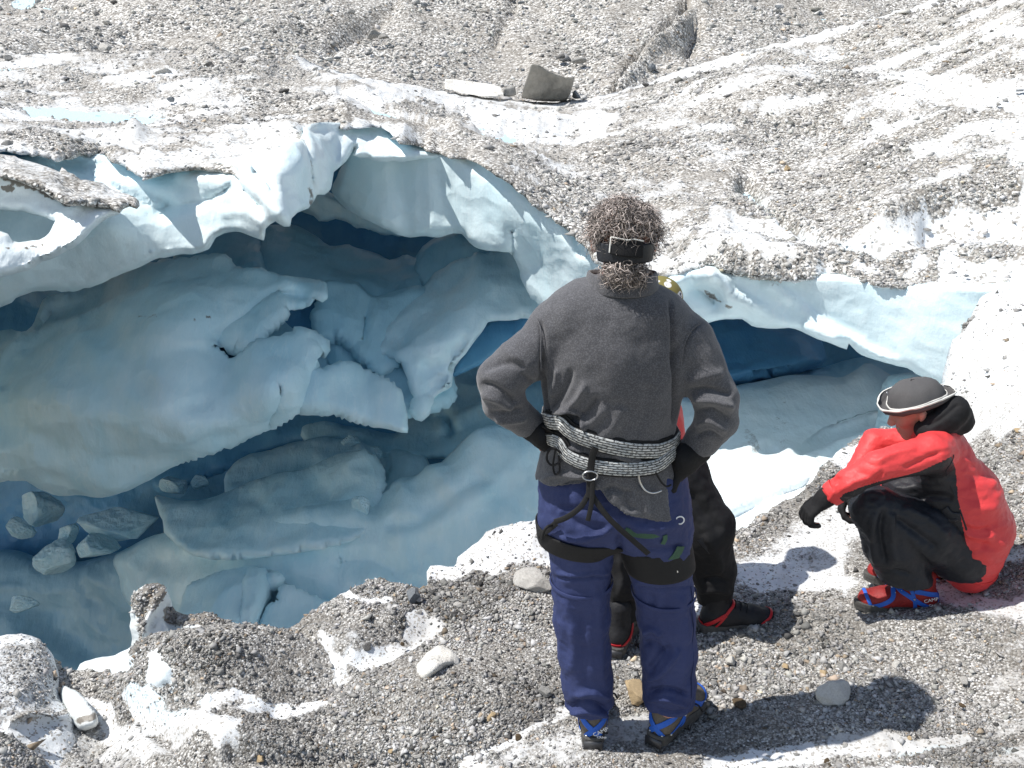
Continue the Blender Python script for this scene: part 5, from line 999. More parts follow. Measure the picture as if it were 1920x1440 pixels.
        rb([(.085, .05, .09), (.10, .04, .105), (.12, .0, .112), (.10, -.04, .105), (.085, -.05, .09)], .012)
        rb([(.23, .054, .038), (.262, .042, .062), (.28, 0, .076), (.262, -.042, .062), (.23, -.054, .038)], .010)
    if lace:
        for k_ in range(4):
            x = .10 + k_ * .022; z = .112 - k_ * .011
            a, b = B.project(np.array([g(x, -.026, z), g(x, .026, z)]), .002); c = B.project(np.array([g(x + .008, 0, z + .01)]), .004)[0]
            mesh('lace', *tube_vf([a, c, b], .0022), lace, True, None, m)
    return m, B, g
def text_on(txt, size, o, right, up, mat, parent, ext=.0006):
    """raised lettering: text runs along right, rises along up"""
    cu = bpy.data.curves.new('lettering', 'FONT'); cu.body = txt; cu.size = size; cu.extrude = ext; cu.align_x = 'CENTER'; cu.align_y = 'CENTER'
    t = bpy.data.objects.new('lettering', cu); scene.collection.objects.link(t); dg = bpy.context.evaluated_depsgraph_get(); me = bpy.data.meshes.new_from_object(t.evaluated_get(dg))
    bpy.data.objects.remove(t); r = unit(right); u = unit(np.asarray(up, float) - r * (np.asarray(up, float) @ r)); n = np.cross(r, u)
    V = np.empty(len(me.vertices) * 3); me.vertices.foreach_get('co', V); V = V.reshape(-1, 3); W = np.array(o) + V[:, :1] * r + V[:, 1:2] * u + V[:, 2:] * n
    me.vertices.foreach_set('co', W.ravel().astype(np.float32)); me.materials.clear(); me.materials.append(mat); ob = bpy.data.objects.new('lettering', me); scene.collection.objects.link(ob); ob.parent = parent; return ob
# ================================================================== the standing man in the grey fleece
Y0 = 2.70
J = lambda px, py, dy=0.0: pixy(px, py, Y0 + dy)
man = person(None, 'person seen from behind, standing hands on hips in grey fleece, navy trousers and black headband')
XS = np.array([1., 0, 0])
SW = Shape(.045)      # fleece
tor = [(1160, 600, .0, .118, 1.60), (1155, 660, .0, .132, 1.52), (1150, 720, .0, .130, 1.44), (1146, 780, .005, .124, 1.38), (1142, 835, .01, .120, 1.40), (1143, 885, .01, .134, 1.48), (1145, 940, .01, .150, 1.52), (1148, 985, .01, .156, 1.52)]
for a, b in zip(tor, tor[1:]): SW.cap(J(*a[:3]), J(*b[:3]), a[3], b[3], XS, .5 * (a[4] + b[4]))
SW.cap(J(1084, 590), J(1232, 600), .076, None); SW.cap(J(1040, 612), J(1100, 582), .072, .074); SW.cap(J(1276, 630), J(1220, 598), .070, .072)
SW.cap(J(1165, 560, .01), J(1165, 590, .0), .066, .10, XS, 1.15)
LS, LE, LW = J(1032, 632), J(938, 712, -.05), J(996, 800, .005)
RS, RE, RW = J(1290, 640), J(1341, 748, -.05), J(1306, 842, -.01)
SW.chain([LS, LE], [.076, .066], k=.022); SW.chain([LE, J(944, 754, -.045), LW], [.064, .058, .042], k=.018); SW.chain([RS, RE], [.078, .064], k=.022); SW.chain([RE, J(1343, 790, -.045), RW], [.062, .060, .050], k=.018)
z_at = lambda px, py: float(J(px, py, -.12)[2])
hx = np.array([float(J(x, y, -.12)[0]) for x, y in [(995, 945), (1010, 930), (1040, 927), (1080, 912), (1105, 906), (1124, 916), (1140, 937), (1180, 962), (1240, 979), (1264, 983), (1272, 955), (1295, 940)]])
hz = np.array([z_at(x, y) for x, y in [(995, 945), (1010, 930), (1040, 927), (1080, 912), (1105, 906), (1124, 916), (1140, 937), (1180, 962), (1240, 979), (1264, 983), (1272, 955), (1295, 940)]])
SW.cuts.append(lambda P: (np.interp(P[..., 0], hx, hz) - P[..., 2]))
# cut the cuffs square
for w_, e_ in ((LW, LE), (RW, RE)):
    d_ = unit(w_ - e_); q_ = w_ - d_ * .004
    SW.cuts.append(lambda P, d_=d_, q_=q_, w_=w_: np.where(np.linalg.norm(P - w_, axis=-1) < .085, (P - q_) @ d_, -1))
folds = [  # creases of the fleece as traced
    ([(1019, 660), (1018, 720), (1024, 770), (1030, 800)], 5, -.012), ([(1012, 600), (1019, 650), (1020, 700)], 5, -.007), ([(1270, 640), (1266, 700), (1268, 760), (1262, 800)], 5, -.014), ([(1256, 560), (1262, 620), (1262, 700)], 3.5, -.009), ([(1280, 690), (1285, 650), (1300, 620), (1322, 602)], 2.2, -.005),
    ([(1032, 790), (1060, 770), (1085, 745), (1100, 715)], 6, .010), ([(1040, 800), (1065, 790), (1100, 775), (1125, 740)], 7, -.010), ([(1030, 770), (1050, 745), (1065, 715), (1070, 690)], 6, -.008), ([(1035, 745), (1042, 715), (1045, 690)], 5, .007), ([(1080, 800), (1110, 790), (1140, 760)], 7, .006), ([(1120, 830), (1150, 800), (1170, 760)], 14, .006), ([(1190, 820), (1210, 780), (1220, 720)], 12, -.004),
    ([(1034, 775), (1060, 768), (1085, 780), (1100, 815)], 3.5, .010), ([(1036, 784), (1058, 778), (1080, 790), (1094, 812)], 3.5, -.008),
    ([(895, 720), (930, 728), (975, 760)], 7, -.010), ([(900, 740), (935, 750), (965, 775)], 7, .009), ([(915, 775), (950, 775), (985, 765)], 6, -.008), ([(905, 690), (950, 680), (990, 690)], 8, -.007), ([(975, 700), (1000, 720), (1012, 750)], 5, -.006), ([(935, 640), (965, 670), (1000, 690)], 10, .004), ([(925, 790), (960, 790), (990, 785)], 4, .007),
    ([(1290, 735), (1330, 730), (1375, 740)], 6, -.010), ([(1295, 750), (1335, 752), (1380, 765)], 6, .010), ([(1300, 775), (1335, 770), (1370, 790)], 6, -.009), ([(1300, 800), (1330, 790), (1365, 810)], 6, .008), ([(1300, 820), (1330, 812), (1355, 830)], 5, -.008), ([(1285, 720), (1320, 705), (1360, 700)], 9, .006),
    ([(1010, 905), (1045, 890), (1085, 895), (1110, 890)], 5, .007), ([(1030, 925), (1070, 905), (1100, 902)], 4, -.006), ([(1118, 900), (1120, 925), (1140, 950), (1180, 968)], 5, .008), ([(1130, 925), (1150, 915), (1170, 925)], 6, -.008), ([(1178, 915), (1175, 940), (1190, 960)], 7, -.008), ([(1200, 910), (1210, 945), (1215, 970)], 6, .006), ([(1255, 895), (1260, 930), (1262, 975)], 3, -.009), ([(1080, 835), (1110, 838)], 4, -.006), ([(1150, 850), (1180, 862), (1210, 868)], 5, .008), ([(1040, 830), (1070, 838), (1095, 848)], 4, .007),
    ([(1150, 600), (1160, 680), (1150, 760)], 40, .004)]
fleece = skin('fleece_sweater', SW, .0062, M['fleece'], man, folds, nz=[(.006, (.16, .16, .20), 3), (.0022, .05, 3)], lab='charcoal grey fleece with an uneven hem below the belts')
# collar
NK = Shape(.02); NK.cap(J(1167, 500, .01), J(1165, 560, .0), .060, .072, XS, 1.08)
ribbon('collar', NK, [J(1166, 530, .0) + np.array([.085 * math.cos(a), .075 * math.sin(a), .006 * math.sin(a) * -1 + .004 * math.cos(2 * a)]) for a in np.linspace(0, 2 * np.pi, 12, endpoint=False)], .050, .020, .008, M['fleece'], man, closed=True)
# trousers
FOLD = 1.6
TR = Shape(.03)
TR.cap(J(1085, 905, .01), J(1082, 985, .01), .112, .112, XS, 1.05, .05); TR.cap(J(1215, 905, .01), J(1225, 990, .01), .112, .114, XS, 1.05, .05); TR.cap(J(1105, 960, -.02), J(1200, 960, -.02), .105, None, XS, 1.1, .05)
lp = [(1088, 985), (1090, 1040), (1090, 1100), (1091, 1160), (1096, 1220), (1102, 1280), (1107, 1325), (1110, 1352)]; lr = [.102, .094, .090, .087, .082, .078, .074, .072]
rp = [(1224, 990), (1234, 1050), (1245, 1110), (1250, 1160), (1253, 1220), (1255, 1280), (1253, 1320), (1250, 1345)]; rr_ = [.106, .098, .090, .088, .086, .083, .079, .076]
TR.chain([J(x, y, .01 + .00005 * (y - 985)) for x, y in lp], lr, XS, 1.0, .02); TR.chain([J(x, y, .01 + .00005 * (y - 985)) for x, y in rp], rr_, XS, 1.0, .02)
TR.cuts.append(lambda P: np.where(P[..., 0] < .31, float(J(1110, 1357, -.06)[2]), float(J(1250, 1349, -.06)[2])) - P[..., 2])
tf = [([(1040, 1082), (1090, 1086), (1143, 1080)], 2.2, -.006), ([(1040, 1075), (1090, 1079), (1143, 1073)], 3, .004), ([(1190, 1100), (1245, 1106), (1300, 1098)], 2.2, -.004), ([(1060, 1325), (1100, 1318), (1145, 1332)], 5, -.012), ([(1065, 1340), (1100, 1335), (1148, 1345)], 4, .008), ([(1075, 1305), (1110, 1300), (1145, 1310)], 6, .008), ([(1210, 1300), (1250, 1292), (1295, 1305)], 5, -.012), ([(1212, 1315), (1250, 1310), (1290, 1325)], 4, .009), ([(1208, 1275), (1240, 1262), (1265, 1230), (1275, 1215)], 6, .012), ([(1215, 1262), (1235, 1235), (1262, 1215)], 8, -.010), ([(1205, 1190), (1225, 1180), (1240, 1195)], 6, .010), ([(1205, 1205), (1230, 1210), (1245, 1230)], 5, -.009),
      ([(1060, 1120), (1075, 1200), (1070, 1270)], 8, .005), ([(1090, 1130), (1095, 1220), (1100, 1300)], 9, -.004), ([(1120, 1110), (1125, 1200), (1130, 1290)], 8, .004), ([(1220, 1110), (1225, 1170)], 8, -.004), ([(1280, 1110), (1285, 1200), (1280, 1290)], 8, .004), ([(1040, 1000), (1080, 1012), (1130, 1000), (1150, 985)], 5, .008), ([(1050, 960), (1090, 985), (1140, 990)], 8, -.007), ([(1160, 960), (1200, 990), (1280, 985)], 9, .007), ([(1160, 1000), (1165, 1060)], 6, -.010), ([(1190, 1035), (1250, 1030), (1290, 1020)], 5, -.006), ([(1040, 950), (1090, 955), (1150, 950)], 6, -.006), ([(1230, 1330), (1260, 1335), (1290, 1330)], 3, -.006)]
skin('trousers', TR, .0058, M['navy'], man, tf, nz=[(.006, (.07, .07, .12), 3), (.0022, (.03, .03, .02), 3)], lab='navy blue trousers with zip-off legs')
for q_, w_ in (([(1170, 985), (1195, 992), (1225, 993), (1245, 985)], .020), ([(1262, 1058), (1275, 1045), (1284, 1030)], .034)): ribbon('patch', TR, [J(x, y, -.1) for x, y in q_], w_, .001, .0015, M['green'], man, lab='green patch showing on the navy trousers')
ribbon('patch', TR, [J(1238, 1012, -.1), J(1241, 1003, -.1), J(1240, 995, -.1)], .014, .004, .002, M['green'], man)
_tp = TR.project(np.array([J(1276, 975, -.1)]), .004)[0]; V, F = tube_vf([_tp + np.array([.012 * math.cos(a), -.003, .012 * math.sin(a)]) for a in np.linspace(0, 6.28, 12)], .0022); mesh('badge', V, F, M['print'], True, None, man)
_zp = TR.project(np.array([J(1274, 1072, -.1)]), .003)[0]; V, F = tube_vf([_zp + np.array([-.008, 0, .004]), _zp, _zp + np.array([.004, -.002, -.010])], .003); mesh('zip_pull', V, F, M['metal'], True, None, man)
for py_, lx, rx in ((1084, 1036, 1144), (1107, 1190, 1301)):
    P_ = J((lx + rx) / 2, py_, .02); ribbon('zip_flap', TR, [P_ + np.array([.11 * math.cos(t), .11 * math.sin(t), .01 * math.sin(t)]) for t in np.linspace(0, 2 * np.pi, 16, endpoint=False)], .013, .002, .0025, M['navy'], man, closed=True)
ribbon('pocket_flap', TR, [J(1262, 1078, -.08), J(1280, 1074, -.06), J(1296, 1076, -.02)], .030, .002, .003, M['navy'], man); ribbon('seam', TR, [J(1292, 1100, -.03), J(1296, 1180, -.03), J(1296, 1260, -.03), J(1288, 1330, -.03)], .005, .001, .002, M['navy'], man)
ribbon('seam', SW, [J(1322, 600, -.06), J(1296, 622, -.08), J(1284, 655, -.10), J(1280, 700, -.10)], .004, .000, .0022, M['fleece'], man); ribbon('seam', SW, [J(996, 592, -.06), J(1008, 620, -.09), J(1014, 660, -.10), J(1018, 700, -.10)], .004, .000, .0022, M['fleece'], man)
# rope-like belts, harness
zz = lambda px, py: J(px, py, -.13)
def ring(shape, pL, pR, cy, rx=.22, ry=.16, n=20):
    a = zz(*pL); b = zz(*pR); mx = (a[0] + b[0]) / 2; sl = (b[2] - a[2]) / (b[0] - a[0]); mz = (a[2] + b[2]) / 2
    return [np.array([mx + rx * math.cos(t), Y0 + cy + ry * math.sin(t), mz + sl * rx * math.cos(t)]) for t in np.linspace(0, 2 * np.pi, n, endpoint=False)]
def belt(pts_back, w, off, lab):
    """back path traced, closed round the front"""
    B = [zz(*p) for p in pts_back]; a, b = B[0], B[-1]; fr = [np.array([b[0] + (a[0] - b[0]) * s, Y0 + .01 + .17 * math.sin(math.pi * s), b[2] + (a[2] - b[2]) * s]) for s in (.12, .3, .5, .7, .88)]
    ribbon('waist_belt', SW, B + fr, w + .012, off - .004, .006, M['webbing'], man, closed=True); return ribbon('waist_belt', SW, B + fr, w, off, .011, M['rope'], man, closed=True, lab=lab)
belt([(1030, 806), (1060, 816), (1105, 826), (1150, 836), (1200, 846), (1248, 852)], .046, .004, 'speckled black and white upper waist belt')
belt([(1026, 842), (1055, 860), (1105, 872), (1150, 877), (1200, 879), (1250, 874)], .040, .006, 'speckled black and white lower waist belt')
HS = Shape(.03); HS.p = SW.p[:len(tor) - 1] + TR.p
ribbon('harness_strap', SW, [zz(1118, 836), zz(1112, 850), zz(1109, 872), zz(1108, 886)], .020, .016, .004, M['webbing'], man)
ribbon('harness_strap', HS, [zz(1108, 884), zz(1107, 905), zz(1106, 930)], .020, .010, .004, M['webbing'], man); ribbon('harness_strap', HS, [zz(1112, 900), zz(1110, 940), zz(1104, 970)], .014, .014, .003, M['webbing'], man)
ribbon('harness_strap', HS, [zz(1104, 925), zz(1090, 948), zz(1065, 968), zz(1038, 980)], .016, .008, .004, M['webbing'], man); ribbon('harness_strap', HS, [zz(1110, 925), zz(1140, 965), zz(1180, 1000), zz(1212, 1030)], .016, .008, .004, M['webbing'], man)
ctr = SW.project(np.array([zz(1107, 888)]), .016)[0]; V, F = tube_vf([ctr + np.array([.021 * math.cos(a), -.003, .014 * math.sin(a) - .003]) for a in np.linspace(0, 6.28, 16)], .0025); mesh('ring', V, F, M['metal'], True, None, man)
def loop(c, py0, slope, w, lab, rx, off=.007):
    P = J(c, py0, .01); ribbon('leg_loop', TR, [P + np.array([rx * math.cos(t), rx * math.sin(t), slope * rx * math.cos(t)]) for t in np.linspace(0, 2 * np.pi, 16, endpoint=False)], w, off, .005, M['webbing'], man, closed=True, lab=lab)
loop(1089, 1002, -.20, .070, 'black leg loop on the left thigh', .105, .002); loop(1238, 1036, .06, .100, 'wide black leg loop on the right thigh', .105, .002)
ribbon('harness_strap', TR, [J(1052, 975, -.09), J(1038, 988, -.07), J(1024, 1000, -.03)], .018, .012, .003, M['webbing'], man)
tube('strap_tail', [J(1036, 985, -.10), J(1026, 988, -.12), J(1019, 998, -.12), J(1016, 1012, -.12)], .0045, M['webbing'], man)
SWp = lambda pts, off: SW.project(np.array([zz(*p) for p in pts]), off)
tube('gear_loop', SWp([(1196, 884), (1198, 902), (1208, 918), (1224, 924), (1243, 921)], .012), .003, M['metal'], man); tube('gear_loop', SWp([(1232, 886), (1244, 905), (1256, 914), (1270, 912)], .014), .003, M['webbing'], man)
kn = SW.project(np.array([zz(1016, 852)]), .01)[0]; q_ = lambda x, y, d=-.02: kn + np.array([(x - 1016) * .00155, d, -(y - 852) * .0016])
tube('cord', [q_(1018, 848), q_(1006, 850), q_(1000, 866), q_(1008, 880), q_(1022, 876), q_(1030, 862), q_(1018, 850)], .0035, M['black'], man); tube('cord', [q_(1016, 850), q_(1012, 880), q_(1016, 898), q_(1024, 890), q_(1022, 862)], .003, M['black'], man); tube('cord', [q_(1018, 850), q_(1008, 847), q_(1001, 853)], .003, M['black'], man)
# gloves
GL = Shape(.012); GL.cap(LE + (LW - LE) * .86, LW, .036, .036); hand_shape(GL, J(1018, 815, -.01), np.array([.25, .85, -.30]), np.array([.9, -.3, -.1]), 1, 1.08, (.25, .35, .3), .1, .0115)
GL.cap(LW, J(1024, 820, -.01), .038, .040); skin('glove', GL, .004, M['black'], man, nz=[(.001, .01, 2)], it=1)
GR = Shape(.012); GR.cap(RE + (RW - RE) * .84, RW, .042, .043); GR.cap(RW, J(1284, 862, -.04), .043, .045)
hand_shape(GR, J(1278, 866, -.045), np.array([-.20, .50, -.80]), np.array([-.95, -.1, .1]), -1, 1.15, (.25, .35, .3), .12, .0125)
skin('glove', GR, .004, M['black'], man, nz=[(.001, .01, 2)], it=1)
# body: one continuous surface under the clothes
hl_, hr_ = pixz(1112, 1400, .024) + np.array([0, .004, 0]), pixz(1228, 1393, .024); gbl = frame(hl_, (.04, 1, 0)); gbr = frame(hr_, (.62, .78, 0))
HC = J(1170, 452, .025); BD = Shape(.03); BD.p = []
for a, b in zip(tor[:-2], tor[1:-1]): BD.cap(J(*a[:3]), J(*b[:3]), a[3] * .72, b[3] * .66, XS, 1.4)
BD.cap(J(1165, 545, .01), J(1165, 585), .055, .08); BD.cap(J(1082, 600), J(1238, 602), .055); BD.chain([LS, LE, LW], [.038, .034, .024]); BD.chain([RS, RE, RW], [.038, .034, .024])
BD.chain([J(x, y, .01 + .00005 * (y - 985)) for x, y in lp[:-1:2]] + [gbl(.06, 0, .10), gbl(.075, 0, .06)], [.062, .055, .048, .040, .032, .028]); BD.chain([J(x, y, .01 + .00005 * (y - 985)) for x, y in rp[:-1:2]] + [gbr(.06, 0, .10), gbr(.075, 0, .06)], [.062, .055, .048, .040, .032, .028])
BD.cap(HC + np.array([0, -.01, -.07]), J(1166, 560, .0), .056, .060)
head_shape(HC, (0.05, 1, -.22), (0, .22, 1), BD, 1.04); _, gh = head_shape(HC, (0.05, 1, -.22), (0, .22, 1), Shape(.01), 1.04)
hand_shape(BD, J(1284, 866, -.005), np.array([-.30, .72, -.55]), np.array([-.95, -.1, .1]), -1, 1.0, (.25, .35, .3), .12); hand_shape(BD, LW + unit(LW - LE) * .03, np.array([.42, .80, -.30]), np.array([.9, -.3, -.1]), 1, .82, (.25, .35, .3), .1, .006)
skin('body', BD, .0065, M['skin'], man, it=1); eyes(gh, 1.04, man)
# hair: a soft cap and many curled locks
HR = Shape(.02); HR.cap(gh(0, -.028, .030), gh(0, .020, .036), .079, .074, XS, 1.02); HR.cap(gh(0, -.050, -.03), gh(0, -.045, -.075), .060, .052, XS, 1.12)
def curls(n, zone, r0, L0, parent, seed, base=None):
    r = np.random.default_rng(seed); Vs = []; Fs = []; Cs = []; o = 0
    for i in range(n):
        p, nn, ln, amp = zone(r); dirn = unit(nn + r.normal(0, .45, 3)); a = unit(np.cross(dirn, r.normal(size=3))); b = np.cross(dirn, a); ph = r.uniform(0, 6.3); K = 9; tw = r.uniform(.7, 1.8) * 6.28 * r.choice([-1, 1])
        s = np.linspace(0, 1, K); ln *= r.uniform(.7, 1.5); C = p + dirn * (ln * s)[:, None] + (a * np.cos(ph + tw * s)[:, None] + b * np.sin(ph + tw * s)[:, None] - a * math.cos(ph) - b * math.sin(ph)) * (amp * (.4 + .6 * s))[:, None] - np.array([0, 0, 1]) * (ln * .35 * s ** 2)[:, None]
        V, F = tube_vf(C, np.array([r0, r0, r0 * .9, r0 * .3]) * r.uniform(.6, 1.3), 3, 1, False); Vs.append(V); Fs.append(F + o); o += len(V)
        g = r.choice([.07, .14, .26, .46, .80], p=[.16, .22, .24, .22, .16]); Cs.append(np.tile([g * 1.08, g * .94, g * .87], (len(V), 1)))
    return mesh('hair', np.concatenate(Vs), np.concatenate(Fs), M['hair'], True, dict(tone=np.concatenate(Cs)), parent)
def zone_top(r):
    while 1:
        d = unit(r.normal(size=3)); 
        if (d[2] > -.02 or (abs(d[0]) > .75 and d[2] > -.42)) and not (d[1] > .55 and d[2] < .35): break
    p = HR.project(np.array([gh(0, -.01, .035) + d * .1]), -.012)[0]; thin = (d[2] > .45) and (abs(d[0] - .25) < .30) and d[1] < .3
    return p, d * np.array([1, 1, .8]), r.uniform(.010, .02) if thin else r.uniform(.018, .044), r.uniform(.006, .014)
def zone_low(r):
    a = r.uniform(-2.35, -.79); z = r.uniform(-.092, -.062); p = HR.project(np.array([gh(.09 * math.cos(a), .09 * math.sin(a) - .03, z)]), -.008)[0]
    return p, unit(np.array([math.cos(a), math.sin(a) * 1.0, -.9])), r.uniform(.018, .036), r.uniform(.008, .015)
nh = 1500 if FAST else 3000
curls(nh, zone_top, .0011, .03, man, 5); curls(nh // 4, zone_low, .0013, .04, man, 6)
HS2 = Shape(.02); HS2.p = list(HR.p)
n_ = NT('thin_hair_scalp'); M['scalp'] = n_.out(n_.mix(n_.ramp(n_.noise(70, 5, .8), [(.42, 0.0), (.62, 1.0)]), (.10, .07, .06), (.30, .17, .15)), .8, n_.bump(n_.noise(180, 4, .8), 1.0, .006))
skin('hair_base', HS2, .005, M['scalp'], man, nz=[(.006, .02, 3)], grow=-.012, fun=lambda P: np.maximum(HS2.d(P, grow=-.010), (P - gh(0, .045, -.05)) @ unit(gh(0, 1, -.5) - gh(0, 0, 0))))
ring_h = lambda zc, rx, ry, tilt, n=16: [gh(rx * math.cos(t), ry * math.sin(t) - .01, zc + tilt * math.sin(t)) for t in np.linspace(0, 2 * np.pi, n, endpoint=False)]
hb = ribbon('headband', HR, ring_h(-.022, .11, .12, .012), .050, .004, .004, M['black_nylon'], man, closed=True, lab='wide dark headband round the curly hair')
tabp = [gh(-.046, -.13, -.012), gh(-.02, -.14, -.016), gh(.01, -.14, -.020), gh(.052, -.13, -.022)]
ribbon('headband_tab', HR, tabp, .044, .010, .004, M['black'], man, lab='black fastening tab at the back of the headband'); ribbon('headband_piping', HR, [gh(-.052, -.13, -.030), gh(-.049, -.13, .002), gh(-.046, -.13, .010), gh(-.02, -.14, .006), gh(.004, -.14, .003), gh(.02, -.14, .005), gh(.052, -.13, .0)], .0035, .016, .002, M['white_cloth'], man)
# boots
bl, BL_, gl_ = boot(man, pixz(1112, 1400, .024) + np.array([0, .004, 0]), (.04, 1, 0), M['boot_brown'], M['blue'], lab='brown boot in a crampon, pointing away', shaft=.13)
br, BR_, gr_ = boot(man, pixz(1228, 1393, .024), (.62, .78, 0), M['boot_brown'], M['blue'], lab='brown boot in a crampon, turned out to the right', shaft=.13)
ww = ribbon('strap', BR_, [gr_(.19, -.03, .085), gr_(.21, -.02, .10), gr_(.215, -.01, .125), gr_(.222, -.01, .14)], .011, .0, .002, M['blue'], br, proj_=False)
c_ = BL_.project(np.array([gl_(.0, .0, .062)]), .006)[0]; text_on('CAMP', .020, c_ + np.array([.022, -.006, .004]), (1, 0, .55), (0, 0, 1), M['print'], bl); text_on('CAMP', .012, c_ + np.array([.026, -.006, -.018]), (1, 0, -.15), (0, 0, 1), M['print'], bl)
fit(man, pixz(1180, 1398, 0.0))
# ================================================================== the man half hidden behind
mid = person(None, 'person mostly hidden behind the standing one, in black trousers and patterned cap')
y1 = 3.36; K = lambda px, py, dy=0.0: pixy(px, py, y1 + dy)
MT = Shape(.03); hipL, hipR = K(1190, 870, .02), K(1262, 880, .02)
MT.cap(hipL, hipR, .12, .12, None, 1, .05); MT.chain([hipR, K(1325, 985, -.06), K(1338, 1070, -.01), K(1342, 1128, .02)], [.112, .096, .078, .068]); MT.chain([hipL, K(1172, 1000, -.08), K(1170, 1090, -.10), K(1166, 1165, -.09)], [.11, .088, .072, .058])
zc_ = [float(K(1342, 1135, .0)[2]), float(K(1166, 1172, -.09)[2])]; MT.cuts.append(lambda P: np.where(P[..., 0] > .45, zc_[0], zc_[1]) - P[..., 2])
skin('trousers', MT, .007, M['black'], mid, [([(1310, 1090), (1340, 1085), (1370, 1092)], 5, -.01), ([(1308, 1110), (1340, 1105), (1372, 1112)], 5, .008), ([(1320, 1000), (1345, 1040), (1350, 1080)], 8, .008), ([(1150, 1130), (1170, 1138), (1190, 1130)], 5, -.01), ([(1290, 920), (1320, 960), (1355, 1000)], 9, -.007), ([(1160, 1040), (1168, 1080), (1160, 1120)], 6, .008)], nz=[(.006, .09, 3), (.002, .03, 3)], lab='black trousers')
ribbon('trouser_patch', MT, [K(1315, 1008, -.15), K(1330, 1026, -.15), K(1342, 1045, -.15)], .030, .001, .0015, M['black_nylon'], mid)
MS = K(1215, 700, .28); MJ = Shape(.04); MJ.cap(K(1206, 860, .02), K(1194, 790, .12), .125, .13, XS, 1.2); MJ.cap(K(1194, 790, .12), K(1186, 700, .30), .13, .13, XS, 1.3); MJ.cap(K(1150, 690, .30), K(1240, 690, .30), .075)
eR = K(1268, 812, .16); eL = K(1140, 800, .16); MJ.chain([K(1232, 705, .30), K(1254, 822, .16), K(1290, 905, -.02)], [.064, .050, .042]); MJ.chain([K(1145, 700, .30), eL, K(1165, 900, -.02)], [.068, .056, .045])
skin('jacket', MJ, .008, M['red'], mid, nz=[(.006, .1, 3)], lab='red jacket')
mh = K(1236, 584, .42); MB = Shape(.03); MB.cap(K(1200, 680, .30), mh, .06, .055); MB.cap(K(1206, 860, .02), K(1190, 720, .26), .09, .10, XS, 1.2); MB.chain([hipL, K(1172, 1000, -.08), K(1168, 1195, -.08)], [.09, .06, .035]); MB.chain([hipR, K(1325, 985, -.06), K(1345, 1160, .02)], [.09, .065, .035])
MB.chain([K(1232, 705, .30), K(1254, 822, .16), K(1290, 910, -.03)], [.05, .04, .028]); MB.chain([K(1145, 700, .30), eL, K(1165, 905, -.03)], [.05, .04, .028])
head_shape(mh, (.1, 1, -.5), (0, .5, 1), MB, 1.0); _, gm = head_shape(mh, (.1, 1, -.5), (0, .5, 1), Shape(.01), 1.0)
hand_shape(MB, K(1292, 915, -.04), (0.1, -.1, -1), (0, 1, 0), 1, .95); hand_shape(MB, K(1165, 912, -.04), (0, -.1, -1), (0, 1, 0), -1, .95); skin('body', MB, .007, M['skin'], mid, it=1); eyes(gm, 1.0, mid)
for w_, sd_ in ((K(1292, 912, -.04), 1), (K(1165, 910, -.04), -1)):
    G_ = Shape(.012); G_.cap(w_ + np.array([0, 0, .04]), w_, .034, .033); hand_shape(G_, w_, (0.1 * sd_, -.1, -1), (0, 1, 0), sd_, 1.08, r0=.0115); skin('glove', G_, .005, M['black'], mid, it=1)
cp = Shape(.02); cp.cap(gm(0, -.02, .045), gm(0, .03, .05), .090, .084, gm(1, 0, 0) - gm(0, 0, 0), 1.02)
n_ = NT('olive_patterned_cap'); vx = n_.vor(26, 'Distance'); vy = n_.vor(60, 'Distance'); k_ = n_.mix(n_.ramp(vx, [(.38, 1.0), (.44, 0.0)]), (.20, .17, .05), (.78, .77, .74)); k_ = n_.mix(n_.math('MULTIPLY', n_.ramp(vx, [(.22, 1.0), (.28, 0.0)]), n_.ramp(vy, [(.45, 1.0), (.5, 0.0)])), k_, (.03, .03, .08)); M['cap'] = n_.out(k_, .85)
skin('cap', cp, .005, M['cap'], mid, it=1, fun=lambda P: np.maximum(cp.d(P), (gm(0, 0, .012) - P) @ unit(gm(0, .0, 1) - gm(0, 0, 0))), lab='olive cap with white printed patches')
mhs = Shape(.02); mhs.cap(gm(0, -.040, -.015), gm(0, -.03, .02), .062, .070, gm(1, 0, 0) - gm(0, 0, 0), 1.05); skin('hair', mhs, .005, M['boot_brown'], mid, nz=[(.004, .015, 3)], fun=lambda P: np.maximum(mhs.d(P), (P - gm(0, .0, 0)) @ unit(gm(0, 1, .1) - gm(0, 0, 0))))
boot(mid, pixz(1312, 1180, .024), (1.0, .10, 0), M['boot_black'], M['redstrap'], lab='black boot with red crampon binding pointing right', style='red', lace=M['black'])
boot(mid, pixz(1152, 1228, .024), (.34, .94, 0), M['boot_black'], M['redstrap'], lab='black boot with red crampon binding pointing away', style='red', lace=M['black'])
fit(mid, pixz(1260, 1195, 0.0))
